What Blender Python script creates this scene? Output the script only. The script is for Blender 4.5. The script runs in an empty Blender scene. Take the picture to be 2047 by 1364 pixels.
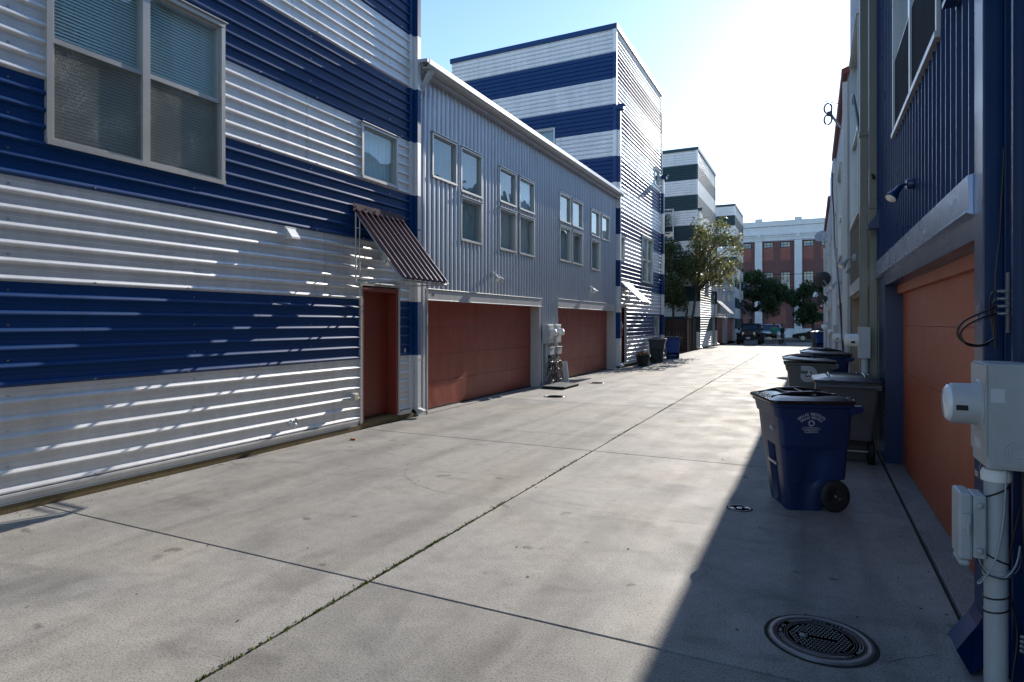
import bpy, bmesh, math, random
from mathutils import Vector, Matrix
R = math.radians
rnd = random.Random(7)
scene = bpy.context.scene
col = scene.collection
PI = math.pi

# ---------------------------------------------------------------- camera, sky, sun
cam_d = bpy.data.cameras.new("camera")
cam = bpy.data.objects.new("camera", cam_d); col.objects.link(cam)
cam.location = (0, 0, 1.75)
cam.rotation_euler = (R(90), 0, R(26.06))
cam_d.sensor_width = 36; cam_d.lens = 21.63; cam_d.shift_y = -0.0181
cam_d.clip_start = 0.05; cam_d.clip_end = 3000
scene.camera = cam

SUN_AZ = math.atan(1 / 13.2)          # to the right of the alley direction
SUN_EL = R(22.9)
world = bpy.data.worlds.new("World"); scene.world = world
world.use_nodes = True
wn = world.node_tree; wn.nodes.clear()
wo = wn.nodes.new('ShaderNodeOutputWorld'); wb = wn.nodes.new('ShaderNodeBackground')
sky = wn.nodes.new('ShaderNodeTexSky'); sky.sky_type = 'NISHITA'; sky.sun_disc = False
sky.sun_elevation = SUN_EL; sky.sun_rotation = SUN_AZ
sky.air_density = 1.0; sky.dust_density = 0.16; sky.ozone_density = 3.0
wb.inputs[1].default_value = 0.15
wn.links.new(sky.outputs[0], wb.inputs[0]); wn.links.new(wb.outputs[0], wo.inputs[0])
sun_d = bpy.data.lights.new("sun", 'SUN'); sun_d.energy = 5.0; sun_d.angle = R(0.3)
sun_d.color = (1, 0.93, 0.84)
sun = bpy.data.objects.new("sun", sun_d); col.objects.link(sun)
sd = Vector((math.sin(SUN_AZ) * math.cos(SUN_EL), math.cos(SUN_AZ) * math.cos(SUN_EL), math.sin(SUN_EL)))
sun.rotation_euler = sd.to_track_quat('Z', 'Y').to_euler()
sun.location = (0, 0, 30)
scene.view_settings.view_transform = 'Standard'; scene.view_settings.look = 'None'
scene.view_settings.gamma = 1; scene.view_settings.exposure = 0.84
scene.cycles.max_bounces = 8

# ---------------------------------------------------------------- helpers
def chain_loc(o):
    v = Vector((0, 0, 0))
    while o is not None:
        v += o.location; o = o.parent
    return v

class MB:
    """collects geometry, links it as ONE mesh object"""
    def __init__(s): s.v = []; s.f = []; s.m = []; s.sm = []
    def add(s, vs, fs, m=0, smooth=False):
        b = len(s.v); s.v += [Vector(p) for p in vs]
        for f in fs: s.f.append([b + i for i in f]); s.m.append(m); s.sm.append(smooth)
        return s
    def quad(s, a, b, c, d, m=0): return s.add([a, b, c, d], [(0, 1, 2, 3)], m)
    def box(s, lo, hi, m=0, T=None):
        x0, y0, z0 = lo; x1, y1, z1 = hi
        vs = [(x0, y0, z0), (x1, y0, z0), (x1, y1, z0), (x0, y1, z0), (x0, y0, z1), (x1, y0, z1), (x1, y1, z1), (x0, y1, z1)]
        if T: vs = [T(Vector(p)) for p in vs]
        return s.add(vs, [(3, 2, 1, 0), (4, 5, 6, 7), (0, 1, 5, 4), (1, 2, 6, 5), (2, 3, 7, 6), (3, 0, 4, 7)], m)
    def tube(s, pts, r, n=8, m=0, caps=True, smooth=True):
        pts = [Vector(p) for p in pts]; rs = r if isinstance(r, (list, tuple)) else [r] * len(pts)
        rings = []; prev = None
        for i, p in enumerate(pts):
            t = (pts[min(i + 1, len(pts) - 1)] - pts[max(i - 1, 0)]).normalized()
            if prev is None:
                a = Vector((0, 0, 1)) if abs(t.z) < .9 else Vector((1, 0, 0)); u = t.cross(a).normalized()
            else:
                u = (prev - t * prev.dot(t)).normalized()
            prev = u; w = t.cross(u)
            rings.append([p + (u * math.cos(2 * PI * k / n) + w * math.sin(2 * PI * k / n)) * rs[i] for k in range(n)])
        vs = [q for rg in rings for q in rg]; fs = []
        for i in range(len(pts) - 1):
            for k in range(n):
                a = i * n + k; b = i * n + (k + 1) % n
                fs.append((a, b, b + n, a + n))
        s.add(vs, fs, m, smooth)
        if caps:
            s.add(rings[0], [tuple(range(n))[::-1]], m); s.add(rings[-1], [tuple(range(n))], m)
        return s
    def lathe(s, prof, c, axis='Z', n=24, m=0, smooth=True, cap=True):
        """prof = [(r, h)] revolved about axis through c"""
        c = Vector(c)
        ax = {'Z': Vector((0, 0, 1)), 'X': Vector((1, 0, 0)), 'Y': Vector((0, 1, 0))}[axis] if isinstance(axis, str) else Vector(axis).normalized()
        a = Vector((0, 0, 1)) if abs(ax.z) < .9 else Vector((1, 0, 0)); u = ax.cross(a).normalized(); w = ax.cross(u)
        vs = []
        for r, h in prof:
            for k in range(n):
                vs.append(c + ax * h + (u * math.cos(2 * PI * k / n) + w * math.sin(2 * PI * k / n)) * r)
        fs = [(i * n + k, i * n + (k + 1) % n, (i + 1) * n + (k + 1) % n, (i + 1) * n + k) for i in range(len(prof) - 1) for k in range(n)]
        s.add(vs, fs, m, smooth)
        if cap and prof[0][0] > 1e-4: s.add(vs[:n], [tuple(range(n))[::-1]], m)
        if cap and prof[-1][0] > 1e-4: s.add(vs[-n:], [tuple(range(n))], m)
        return s
    def loft(s, loops, m=0, smooth=False, cap0=True, cap1=True):
        n = len(loops[0]); vs = [p for l in loops for p in l]
        fs = [(i * n + k, i * n + (k + 1) % n, (i + 1) * n + (k + 1) % n, (i + 1) * n + k) for i in range(len(loops) - 1) for k in range(n)]
        s.add(vs, fs, m, smooth)
        if cap0: s.add(loops[0], [tuple(range(n))[::-1]], m)
        if cap1: s.add(loops[-1], [tuple(range(n))], m)
        return s
    def prism(s, poly, ax, h0, h1, m=0):
        """poly 2-D extruded along axis index ax"""
        def P(q, h):
            if ax == 0: return Vector((h, q[0], q[1]))
            if ax == 1: return Vector((q[0], h, q[1]))
            return Vector((q[0], q[1], h))
        return s.loft([[P(q, h0) for q in poly], [P(q, h1) for q in poly]], m)
    def build(s, name, mats, parent=None, T=None, bevel=0, world=True, auto=False, merge=False):
        me = bpy.data.meshes.new(name)
        off = chain_loc(parent) if (parent is not None and world) else Vector((0, 0, 0))
        vs = [(T(p) if T else p) - off for p in s.v]
        me.from_pydata([tuple(p) for p in vs], [], s.f)
        for mt in (mats if isinstance(mats, (list, tuple)) else [mats]): me.materials.append(mt)
        me.polygons.foreach_set('material_index', s.m); me.polygons.foreach_set('use_smooth', s.sm)
        me.validate(); me.update()
        bm = bmesh.new(); bm.from_mesh(me)
        if merge: bmesh.ops.remove_doubles(bm, verts=bm.verts, dist=1e-4)
        bmesh.ops.recalc_face_normals(bm, faces=bm.faces); bm.to_mesh(me); bm.free()
        o = bpy.data.objects.new(name, me); col.objects.link(o)
        if parent is not None: o.parent = parent
        if bevel:
            b = o.modifiers.new('bevel', 'BEVEL'); b.width = bevel; b.segments = 2; b.limit_method = 'ANGLE'; b.angle_limit = R(40)
        return o

def tag(o, label=None, cat=None, group=None, kind=None):
    if label: o['label'] = label
    if cat: o['category'] = cat
    if group: o['group'] = group
    if kind: o['kind'] = kind
    return o
def thing(name, label, cat, loc=(0, 0, 0), rz=0, group=None):
    o = bpy.data.objects.new(name, None); col.objects.link(o)
    o.empty_display_size = .3; o.location = loc; o.rotation_euler = (0, 0, rz)
    return tag(o, label, cat, group)
def copy_tree(o, parent=None):
    c = o.copy(); col.objects.link(c)
    if parent is not None: c.parent = parent
    for ch in [x for x in bpy.data.objects if x.parent == o and x != c]: copy_tree(ch, c)
    return c
def dup(o, loc, rz, label):
    c = copy_tree(o); c.location = loc; c.rotation_euler = (0, 0, rz); c['label'] = label
    return c

class Fr:
    """wall frame: s along, z up, d outward"""
    def __init__(s, O, S, D): s.O = Vector(O); s.S = Vector(S); s.D = Vector(D)
    def __call__(s, a, z, d=0): return s.O + s.S * a + s.D * d + Vector((0, 0, z))
    def box(s, mb, s0, s1, z0, z1, d0, d1, m=0):
        p = [s(a, z, d) for z in (z0, z1) for a, d in ((s0, d0), (s1, d0), (s1, d1), (s0, d1))]
        return mb.add(p, [(3, 2, 1, 0), (4, 5, 6, 7), (0, 1, 5, 4), (1, 2, 6, 5), (2, 3, 7, 6), (3, 0, 4, 7)], m)

# ---------------------------------------------------------------- materials
def mat(name, base, rough=.5, metal=0., spec=.5, noise=None, bump=None, streak=0., mottle=.0, coat=0., speck=0.):
    m = bpy.data.materials.new(name); m.use_nodes = True
    nt = m.node_tree; N = nt.nodes; L = nt.links; p = N['Principled BSDF']
    p.inputs['Roughness'].default_value = rough; p.inputs['Metallic'].default_value = metal
    p.inputs['Specular IOR Level'].default_value = spec; p.inputs['Coat Weight'].default_value = coat; p.inputs['Coat Roughness'].default_value = .3 if coat == .5 else .03
    tc = N.new('ShaderNodeTexCoord'); geo = N.new('ShaderNodeNewGeometry')
    P = geo.outputs['Position']
    def mapping(scale):
        mp = N.new('ShaderNodeMapping'); mp.inputs['Scale'].default_value = scale; L.new(P, mp.inputs[0]); return mp.outputs[0]
    def nz(scale, det=4, vec=None, dist=0):
        n = N.new('ShaderNodeTexNoise'); n.inputs['Scale'].default_value = scale; n.inputs['Detail'].default_value = det
        n.inputs['Distortion'].default_value = dist; L.new(vec or P, n.inputs['Vector']); return n.outputs['Fac']
    def rng(src, a, b, c, d):
        r = N.new('ShaderNodeMapRange'); r.inputs[1].default_value = a; r.inputs[2].default_value = b
        r.inputs[3].default_value = c; r.inputs[4].default_value = d; L.new(src, r.inputs[0]); return r.outputs[0]
    c = None
    def mul(colr, fac):
        x = N.new('ShaderNodeMix'); x.data_type = 'RGBA'; x.blend_type = 'MULTIPLY'; x.inputs[0].default_value = 1
        if colr is None: x.inputs[6].default_value = (*base, 1)
        else: L.new(colr, x.inputs[6])
        L.new(fac, x.inputs[7]); return x.outputs[2]
    if mottle: c = mul(c, rng(nz(1.3, 5), .3, .7, 1 - mottle, 1 + mottle)); c = mul(c, rng(nz(14, 5), .3, .7, 1 - mottle * .6, 1 + mottle * .6))
    if streak: c = mul(c, rng(nz(1, 5, mapping((7, 7, .5))), .35, .7, 1, 1 - streak))
    if speck: c = mul(c, rng(nz(160, 2), .3, .7, 1 - speck, 1 + speck))
    if c is None: p.inputs['Base Color'].default_value = (*base, 1)
    else: L.new(c, p.inputs['Base Color'])
    rr = rng(nz(2.5, 3), .3, .7, max(.02, rough - .03), rough + .04); L.new(rr, p.inputs['Roughness'])
    if bump:
        b = N.new('ShaderNodeBump'); b.inputs['Strength'].default_value = bump[1]; b.inputs['Distance'].default_value = bump[2] if len(bump) > 2 else .01
        L.new(nz(bump[0], 0 if bump[0] < 4 else 3), b.inputs['Height']); L.new(b.outputs[0], p.inputs['Normal'])
    return m

M = {}
M['silver'] = mat('painted_silver_metal', (.68, .685, .69), .47, .45, .5, bump=(1.2, .06, .02), streak=.12, mottle=.05)
M['blue'] = mat('painted_blue_metal', (.0004, .037, .145), .45, .0, .32, bump=(1.2, .06, .02), streak=.10, mottle=.03)
M['green'] = mat('painted_green_metal', (.008, .042, .056), .42, .0, .35, bump=(1.2, .06, .02), streak=.1, mottle=.05)
M['navy'] = mat('painted_navy_metal', (.0005, .022, .095), .30, .0, .5, bump=(1.2, .05, .02), streak=.06, mottle=.02)
M['bsilver'] = mat('galvanised_siding', (.50, .52, .57), .45, .55, .5, bump=(1.2, .06, .02), streak=.08, mottle=.03)
M['trim'] = mat('light_metal_trim', (.5, .5, .49), .38, .2, .5, streak=.12, mottle=.06)
M['frame'] = mat('window_aluminium', (.44, .44, .43), .35, .4, .5, mottle=.05)
M['olive'] = mat('painted_olive_metal', (.17, .165, .135), .4, .1, .5, streak=.12, mottle=.06)
M['palewall'] = mat('pale_metal_wall', (.46, .49, .53), .4, .1, .5, streak=.12, mottle=.06)
M['tanwall'] = mat('tan_render', (.34, .29, .22), .7, .0, .3, mottle=.08)
M['red_eave'] = mat('red_metal_fascia', (.27, .06, .04), .45, .0, .4, mottle=.08)
M['door_red'] = mat('red_brown_door_paint', (.27, .043, .021), .42, .0, .45, bump=(3.4, .5, .02), streak=.22, mottle=.07)
M['door_orange'] = mat('orange_brown_door_paint', (.42, .095, .036), .45, .0, .45, bump=(3, .2, .01), mottle=.07)
M['entry_red'] = mat('brown_red_entry_paint', (.20, .034, .02), .42, .0, .45, streak=.15, mottle=.06)
M['maroon'] = mat('maroon_awning_metal', (.06, .02, .028), .3, .0, .5, mottle=.08)
M['whiteawn'] = mat('white_awning_metal', (.42, .43, .44), .5, .2, .5)
M['meter'] = mat('grey_meter_enclosure', (.42, .44, .45), .45, .0, .5, mottle=.06, streak=.1)
M['pvc'] = mat('grey_plastic', (.42, .44, .46), .5, .0, .5, mottle=.08, streak=.12)
M['black'] = mat('black_rubber', (.012, .012, .013), .55, .0, .4)
M['cable'] = mat('black_cable', (.01, .01, .011), .4, .0, .5)
M['dark'] = mat('dark_interior', (.02, .022, .025), .8)
M['white'] = mat('white_paint', (.72, .72, .7), .5, mottle=.05)
M['blind'] = mat('window_blind', (.72, .86, .88), .6)
M['curtain_dark'] = mat('dark_curtain', (.10, .15, .15), .8)
M['curtain_pale'] = mat('pale_curtain', (.42, .44, .40), .8)
M['curtain'] = mat('window_curtain', (.22, .31, .31), .8)
M['cart_blue'] = mat('blue_cart_plastic', (.006, .022, .085), .42, .0, .45, bump=(240, .12, .002), mottle=.1)
M['cart_brightblue'] = mat('bright_blue_cart_plastic', (.01, .05, .22), .4, .0, .45, bump=(240, .12, .002), mottle=.1)
M['cart_grey'] = mat('grey_cart_plastic', (.085, .083, .085), .45, .0, .45, bump=(240, .12, .002), mottle=.1)
M['cart_char'] = mat('charcoal_cart_plastic', (.022, .026, .034), .45, .0, .45, bump=(240, .12, .002), mottle=.1)
M['lid_black'] = mat('black_lid_plastic', (.012, .013, .016), .2, .0, .5, bump=(60, .05, .003))
M['lid_grey'] = mat('grey_lid_plastic', (.035, .038, .045), .3, .0, .5, bump=(60, .05, .003))
M['print'] = mat('white_print', (.55, .56, .6), .6)
M['steel'] = mat('bright_steel', (.5, .5, .5), .3, .9, .5)
M['iron'] = mat('cast_iron', (.05, .05, .055), .42, .5, .5, mottle=.25, bump=(90, .2, .003))
M['iron_rim'] = mat('worn_iron_rim', (.17, .17, .175), .42, .4, .5, mottle=.25, bump=(90, .2, .003))
M['wood'] = mat('weathered_fence_wood', (.055, .032, .022), .8, .0, .3, streak=.5, mottle=.2)
M['bark'] = mat('tree_bark', (.06, .05, .042), .9, mottle=.3)
M['brick'] = None
M['whitebld'] = mat('white_painted_masonry', (.62, .66, .70), .8, mottle=.05, streak=.06)
M['skin'] = mat('skin', (.28, .15, .1), .6)
M['bulb'] = mat('frosted_bulb_glass', (.8, .78, .7), .12, .0, .6)
M['car_black'] = mat('black_car_paint', (.006, .007, .009), .3, .0, .2)
M['car_silver'] = mat('silver_car_paint', (.4, .42, .45), .25, .6, .5, coat=.5)
M['car_glass'] = mat('car_glass', (.01, .03, .06), .1, .0, .4)
M['asphalt'] = mat('asphalt', (.06, .06, .062), .85, mottle=.15, speck=.3)
M['lens'] = mat('lamp_lens', (.75, .78, .8), .15)
M['terracotta'] = mat('black_pot_plastic', (.012, .014, .016), .45, mottle=.1)
M['satin'] = mat('dark_grey_dish', (.06, .06, .06), .4)

def nodes(m): return m.node_tree.nodes, m.node_tree.links
def concrete(name, base, dark=1.0, tracks=False):
    m = bpy.data.materials.new(name); m.use_nodes = True; N, L = nodes(m); p = N['Principled BSDF']
    geo = N.new('ShaderNodeNewGeometry'); P = geo.outputs['Position']
    def nz(s, d, sc=None, ds=0):
        n = N.new('ShaderNodeTexNoise'); n.inputs['Scale'].default_value = s; n.inputs['Detail'].default_value = d; n.inputs['Distortion'].default_value = ds
        if sc:
            mp = N.new('ShaderNodeMapping'); mp.inputs['Scale'].default_value = sc; L.new(P, mp.inputs[0]); L.new(mp.outputs[0], n.inputs['Vector'])
        else: L.new(P, n.inputs['Vector'])
        return n.outputs['Fac']
    def ramp(src, stops):
        r = N.new('ShaderNodeValToRGB'); e = r.color_ramp.elements
        while len(e) < len(stops): e.new(.5)
        for i, (q, c) in enumerate(stops): e[i].position = q; e[i].color = (c[0], c[1], c[2], 1) if isinstance(c, tuple) else (c, c, c, 1)
        L.new(src, r.inputs[0]); return r.outputs[0]
    def mx(a, b, mode='MULTIPLY', f=1.):
        x = N.new('ShaderNodeMix'); x.data_type = 'RGBA'; x.blend_type = mode; x.inputs[0].default_value = f
        for s, k in ((a, 6), (b, 7)):
            if isinstance(s, tuple): x.inputs[k].default_value = (*s, 1)
            else: L.new(s, x.inputs[k])
        return x.outputs[2]
    b = base
    big = ramp(nz(.55, 6, None, .6), [(.3, (b[0] * .78, b[1] * .79, b[2] * .82)), (.5, b), (.72, (b[0] * 1.1, b[1] * 1.05, b[2] * .98))])
    c = mx(big, ramp(nz(2.4, 6, (1, .45, 1), .8), [(.36, .84), (.5, 1.), (.68, 1.04)]))
    c = mx(c, ramp(nz(9, 5), [(.3, .9), (.6, 1.04)]))
    c = mx(c, ramp(nz(75, 4), [(.36, .66), (.46, .96), (.6, 1.1)]))
    c = mx(c, ramp(nz(200, 3), [(.34, .65), (.5, 1.), (.66, 1.35)]))
    st = ramp(nz(1.1, 8, (1, 1, 1), 1.4), [(.66, 1.), (.74, .6)])
    c = mx(c, st)
    c = mx(c, ramp(nz(3.3, 2), [(.70, 1.), (.735, .55)]))
    if tracks:
        c = mx(c, ramp(nz(1.0, 5, (2.2, .09, 1), .2), [(.38, .80), (.52, 1.), (.66, 1.07)]))
        c = mx(c, ramp(nz(.9, 7, (.8, 1.6, 1), 2.2), [(.30, .78), (.42, .98), (.62, 1.0), (.72, 1.13)]))
    L.new(c, p.inputs['Base Color'])
    r = ramp(nz(1.7, 6), [(.3, .7), (.7, .88)]); L.new(r, p.inputs['Roughness'])
    p.inputs['Specular IOR Level'].default_value = .3
    bp = N.new('ShaderNodeBump'); bp.inputs['Strength'].default_value = .35; bp.inputs['Distance'].default_value = .004
    L.new(nz(150, 4), bp.inputs['Height'])
    b2 = N.new('ShaderNodeBump'); b2.inputs['Strength'].default_value = .08; b2.inputs['Distance'].default_value = .02
    L.new(nz(5, 5, (1, .5, 1)), b2.inputs['Height']); L.new(b2.outputs[0], bp.inputs['Normal'])
    L.new(bp.outputs[0], p.inputs['Normal'])
    return m
M['concrete'] = concrete('alley_concrete', (.268, .255, .232), tracks=True)
M['concrete_b'] = concrete('alley_concrete_darker_slab', (.246, .235, .214), tracks=True)
M['concrete_c'] = concrete('alley_concrete_paler_slab', (.288, .275, .252), tracks=True)
M['apron'] = concrete('apron_concrete', (.25, .235, .22))
M['mossy'] = concrete('mossy_foundation', (.17, .125, .06))
M['groove'] = mat('joint_dirt', (.02, .018, .014), .95, mottle=.3)
M['soil'] = mat('bare_soil', (.12, .10, .075), .95, mottle=.3)

def glass(name, tint=(.86, .95, .95), wav=0., refl=1.0):
    m = bpy.data.materials.new(name); m.use_nodes = True; N, L = nodes(m); N.clear()
    o = N.new('ShaderNodeOutputMaterial'); mix = N.new('ShaderNodeMixShader'); tr = N.new('ShaderNodeBsdfTransparent'); gl = N.new('ShaderNodeBsdfGlossy')
    lw = N.new('ShaderNodeNewGeometry'); dt = N.new('ShaderNodeVectorMath'); dt.operation = 'DOT_PRODUCT'
    L.new(lw.outputs['Incoming'], dt.inputs[0]); L.new(lw.outputs['Normal'], dt.inputs[1])
    ab = N.new('ShaderNodeMath'); ab.operation = 'ABSOLUTE'; L.new(dt.outputs['Value'], ab.inputs[0])
    iv = N.new('ShaderNodeMath'); iv.operation = 'SUBTRACT'; iv.inputs[0].default_value = 1; L.new(ab.outputs[0], iv.inputs[1])
    pw = N.new('ShaderNodeMath'); pw.operation = 'POWER'; pw.inputs[1].default_value = 4; L.new(iv.outputs[0], pw.inputs[0])
    mr = N.new('ShaderNodeMapRange'); mr.inputs[3].default_value = .10 * refl; mr.inputs[4].default_value = .95
    L.new(pw.outputs[0], mr.inputs[0]); L.new(mr.outputs[0], mix.inputs[0])
    tr.inputs[0].default_value = (*tint, 1); gl.inputs['Roughness'].default_value = .015; gl.inputs[0].default_value = (.92, .96, 1, 1)
    L.new(tr.outputs[0], mix.inputs[1]); L.new(gl.outputs[0], mix.inputs[2]); L.new(mix.outputs[0], o.inputs[0])
    if wav:
        g = N.new('ShaderNodeNewGeometry'); n = N.new('ShaderNodeTexNoise'); n.inputs['Scale'].default_value = 2.2; n.inputs['Detail'].default_value = 1
        L.new(g.outputs['Position'], n.inputs['Vector']); b = N.new('ShaderNodeBump'); b.inputs['Strength'].default_value = wav; b.inputs['Distance'].default_value = .05
        L.new(n.outputs['Fac'], b.inputs['Height']); L.new(b.outputs[0], gl.inputs['Normal'])
    return m
M['glass'] = glass('window_glass', wav=.12)
M['wavy_glass'] = glass('wavy_window_glass', wav=.15, refl=1.0)
def screen_mat():
    m = bpy.data.materials.new('dusty_insect_screen'); m.use_nodes = True; N, L = nodes(m); N.clear()
    o = N.new('ShaderNodeOutputMaterial'); mix = N.new('ShaderNodeMixShader'); tr = N.new('ShaderNodeBsdfTransparent'); df = N.new('ShaderNodeBsdfDiffuse')
    g = N.new('ShaderNodeNewGeometry'); mp = N.new('ShaderNodeMapping'); mp.inputs['Scale'].default_value = (1, 160, 45); L.new(g.outputs['Position'], mp.inputs[0])
    n = N.new('ShaderNodeTexNoise'); n.inputs['Scale'].default_value = 1.; n.inputs['Detail'].default_value = 3; L.new(mp.outputs[0], n.inputs['Vector'])
    n2 = N.new('ShaderNodeTexNoise'); n2.inputs['Scale'].default_value = 2.4; n2.inputs['Detail'].default_value = 3; L.new(g.outputs['Position'], n2.inputs['Vector'])
    mu = N.new('ShaderNodeMath'); mu.operation = 'MULTIPLY'; L.new(n.outputs['Fac'], mu.inputs[0]); L.new(n2.outputs['Fac'], mu.inputs[1])
    r = N.new('ShaderNodeValToRGB'); e = r.color_ramp.elements; e[0].position = .26; e[0].color = (.17, .16, .13, 1); e[1].position = .46; e[1].color = (.5, .48, .44, 1)
    L.new(mu.outputs[0], r.inputs[0]); L.new(r.outputs[0], df.inputs[0]); mix.inputs[0].default_value = .5
    L.new(tr.outputs[0], mix.inputs[1]); L.new(df.outputs[0], mix.inputs[2]); L.new(mix.outputs[0], o.inputs[0])
    return m
M['screen'] = screen_mat()

def brick_mat():
    m = bpy.data.materials.new('red_brick'); m.use_nodes = True; N, L = nodes(m); p = N['Principled BSDF']; p.inputs['Roughness'].default_value = .85
    g = N.new('ShaderNodeNewGeometry'); sx = N.new('ShaderNodeSeparateXYZ'); L.new(g.outputs['Position'], sx.inputs[0])
    cb = N.new('ShaderNodeCombineXYZ'); L.new(sx.outputs[0], cb.inputs[0]); L.new(sx.outputs[2], cb.inputs[1])
    b = N.new('ShaderNodeTexBrick'); b.inputs['Scale'].default_value = 3.; b.inputs['Color1'].default_value = (.11, .028, .03, 1); b.inputs['Color2'].default_value = (.075, .02, .024, 1)
    b.inputs['Mortar'].default_value = (.3, .22, .2, 1); b.inputs['Mortar Size'].default_value = .02; L.new(cb.outputs[0], b.inputs['Vector']); L.new(b.outputs[0], p.inputs['Base Color'])
    return m
M['brick'] = brick_mat()

def leaf_mat(name, cols, trans=.35):
    m = bpy.data.materials.new(name); m.use_nodes = True; N, L = nodes(m); p = N['Principled BSDF']; o = N['Material Output']
    g = N.new('ShaderNodeNewGeometry'); r = N.new('ShaderNodeValToRGB'); e = r.color_ramp.elements
    while len(e) < len(cols): e.new(.5)
    for i, c in enumerate(cols): e[i].position = i / (len(cols) - 1); e[i].color = (*c, 1)
    L.new(g.outputs['Random Per Island'], r.inputs[0]); L.new(r.outputs[0], p.inputs['Base Color']); p.inputs['Roughness'].default_value = .45
    t = N.new('ShaderNodeBsdfTranslucent'); mx = N.new('ShaderNodeMixShader'); mx.inputs[0].default_value = trans
    L.new(r.outputs[0], t.inputs[0]); L.new(p.outputs[0], mx.inputs[1]); L.new(t.outputs[0], mx.inputs[2]); L.new(mx.outputs[0], o.inputs[0])
    return m
M['leaf_dark'] = leaf_mat('oak_leaves', [(.02, .045, .015), (.05, .09, .03), (.035, .06, .02)], .3)
M['leaf_mid'] = leaf_mat('yard_leaves', [(.04, .07, .025), (.09, .12, .04), (.06, .08, .035)], .35)
M['leaf_yellow'] = leaf_mat('autumn_leaves', [(.13, .13, .05), (.25, .24, .075), (.09, .13, .045), (.14, .10, .055)], .45)
M['moss'] = leaf_mat('moss', [(.05, .08, .012), (.12, .15, .02)], .2)
M['factory_glass'] = mat('factory_glass', (.12, .16, .2), .08, 0, .9, bump=(1.6, .5, .05))
M['pbrick'] = mat('pale_brick_infill', (.24, .095, .08), .85, mottle=.12)
M['petal'] = leaf_mat('flower_petals', [(.6, .13, .015), (.5, .3, .02), (.12, .03, .16)], .3)
# ---------------------------------------------------------------- building parts
PITCH = 0.98 / 6
def band_of(z):
    """0 silver, 1 coloured; courses of 0.98 m from z = .17"""
    if z < .17: return 0
    return int((z - .17) / .98) % 2
def siding(name, fr, s0, s1, z0, z1, opens, axis, band, mats, parent, d=.034, screws=0, phase=0.0, pitch=PITCH, laps=()):
    mb = MB()
    if axis == 'h': p0, p1, q0, q1 = z0, z1, s0, s1
    else: p0, p1, q0, q1 = s0, s1, z0, z1
    prof = []
    k = math.floor((p0 - phase) / pitch) - 1

    while True:
        b = phase + k * pitch
        if b > p1 + pitch: break
        prof += [(b, 0), (b + .020, d), (b + .031, d), (b + .049, d * .76), (b + .067, 0)]
        if axis == 'h': prof += [(b + .113, 0), (b + .117, .004), (b + .121, 0)] if pitch > .15 else []
        k += 1
    def dat(p):
        for i in range(len(prof) - 1):
            if prof[i][0] <= p <= prof[i + 1][0]:
                t = (p - prof[i][0]) / max(1e-6, prof[i + 1][0] - prof[i][0]); return prof[i][1] + t * (prof[i + 1][1] - prof[i][1])
        return 0
    ps = {p0: dat(p0), p1: dat(p1)}
    for p, dd in prof:
        if p0 < p < p1: ps[p] = dd
    qs = {q0, q1}
    for a, b_, c, e in opens:
        pa, pb, qa, qb = (c, e, a, b_) if axis == 'h' else (a, b_, c, e)
        for p in (pa, pb):
            if p0 < p < p1: ps[p] = dat(p)
        for q in (qa, qb):
            if q0 < q < q1: qs.add(q)
    pl = sorted(ps.items()); ql = sorted(qs)
    vs = []; idx = {}
    for i, (p, dd) in enumerate(pl):
        for j, q in enumerate(ql):
            idx[i, j] = len(vs); vs.append(fr(q, p, dd) if axis == 'h' else fr(p, q, dd))
    b0 = len(mb.v); mb.v += vs
    for i in range(len(pl) - 1):
        pm = (pl[i][0] + pl[i + 1][0]) / 2
        for j in range(len(ql) - 1):
            qm = (ql[j] + ql[j + 1]) / 2
            s_, z_ = (qm, pm) if axis == 'h' else (pm, qm)
            if any(a < s_ < b_ and c < z_ < e for a, b_, c, e in opens): continue
            mb.f.append([b0 + idx[i, j], b0 + idx[i + 1, j], b0 + idx[i + 1, j + 1], b0 + idx[i, j + 1]])
            mb.m.append(band(z_) if band else 0); mb.sm.append(False)
    nm = len(mats)
    if screws:
        def screw(s_, z_, dd):
            if any(a - .05 < s_ < b_ + .05 and c - .05 < z_ < e + .05 for a, b_, c, e in opens): return
            ring = [fr(s_ + .012 * math.cos(t * PI / 3), z_ + .012 * math.sin(t * PI / 3), dd) for t in range(6)]
            r2 = [fr(s_ + .008 * math.cos(t * PI / 3), z_ + .008 * math.sin(t * PI / 3), dd + .009) for t in range(6)]
            mb.loft([ring, r2], nm)
        kmax = int((p1 - phase) / pitch)
        if axis == 'h':
            for k in range(0, kmax):
                b = phase + k * pitch
                if b < p0: continue
                if k % 6 == 0:
                    s_ = s0 + .4
                    while s_ < s1: screw(s_, b + .026, d); s_ += 1.05
                else:
                    for s_ in [s0 + .45 + 1.9 * i for i in range(int((s1 - s0) / 1.9) + 1)]:
                        if k % 2 and s_ < s1 - .1: screw(s_, b + .085, 0)
        else:
            z_ = z0 + .3
            for zz in [z0 + .35 + 1.25 * i for i in range(int((z1 - z0) / 1.25))]:
                for k in range(1, kmax):
                    b = phase + k * pitch
                    if b > s0 and k % 2: screw(b + .085, zz + (.0 if k % 4 == 1 else .04), 0)
    for s_, k in laps:
        for j in range(6):
            b = .17 + .98 * k + PITCH * j; pr = [(b, 0), (b + .020, .034), (b + .031, .034), (b + .049, .026), (b + .067, 0), (b + PITCH, 0)]
            for (p, d0), (q, d1) in zip(pr[:-1], pr[1:]): mb.quad(fr(s_, p, d0 + .0015), fr(s_ + .004, p, d0 + .0015), fr(s_ + .004, q, d1 + .0015), fr(s_, q, d1 + .0015), nm + 1)
    return mb.build(name, mats + ([M['steel'], M['dark']] if screws else []), parent)

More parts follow.
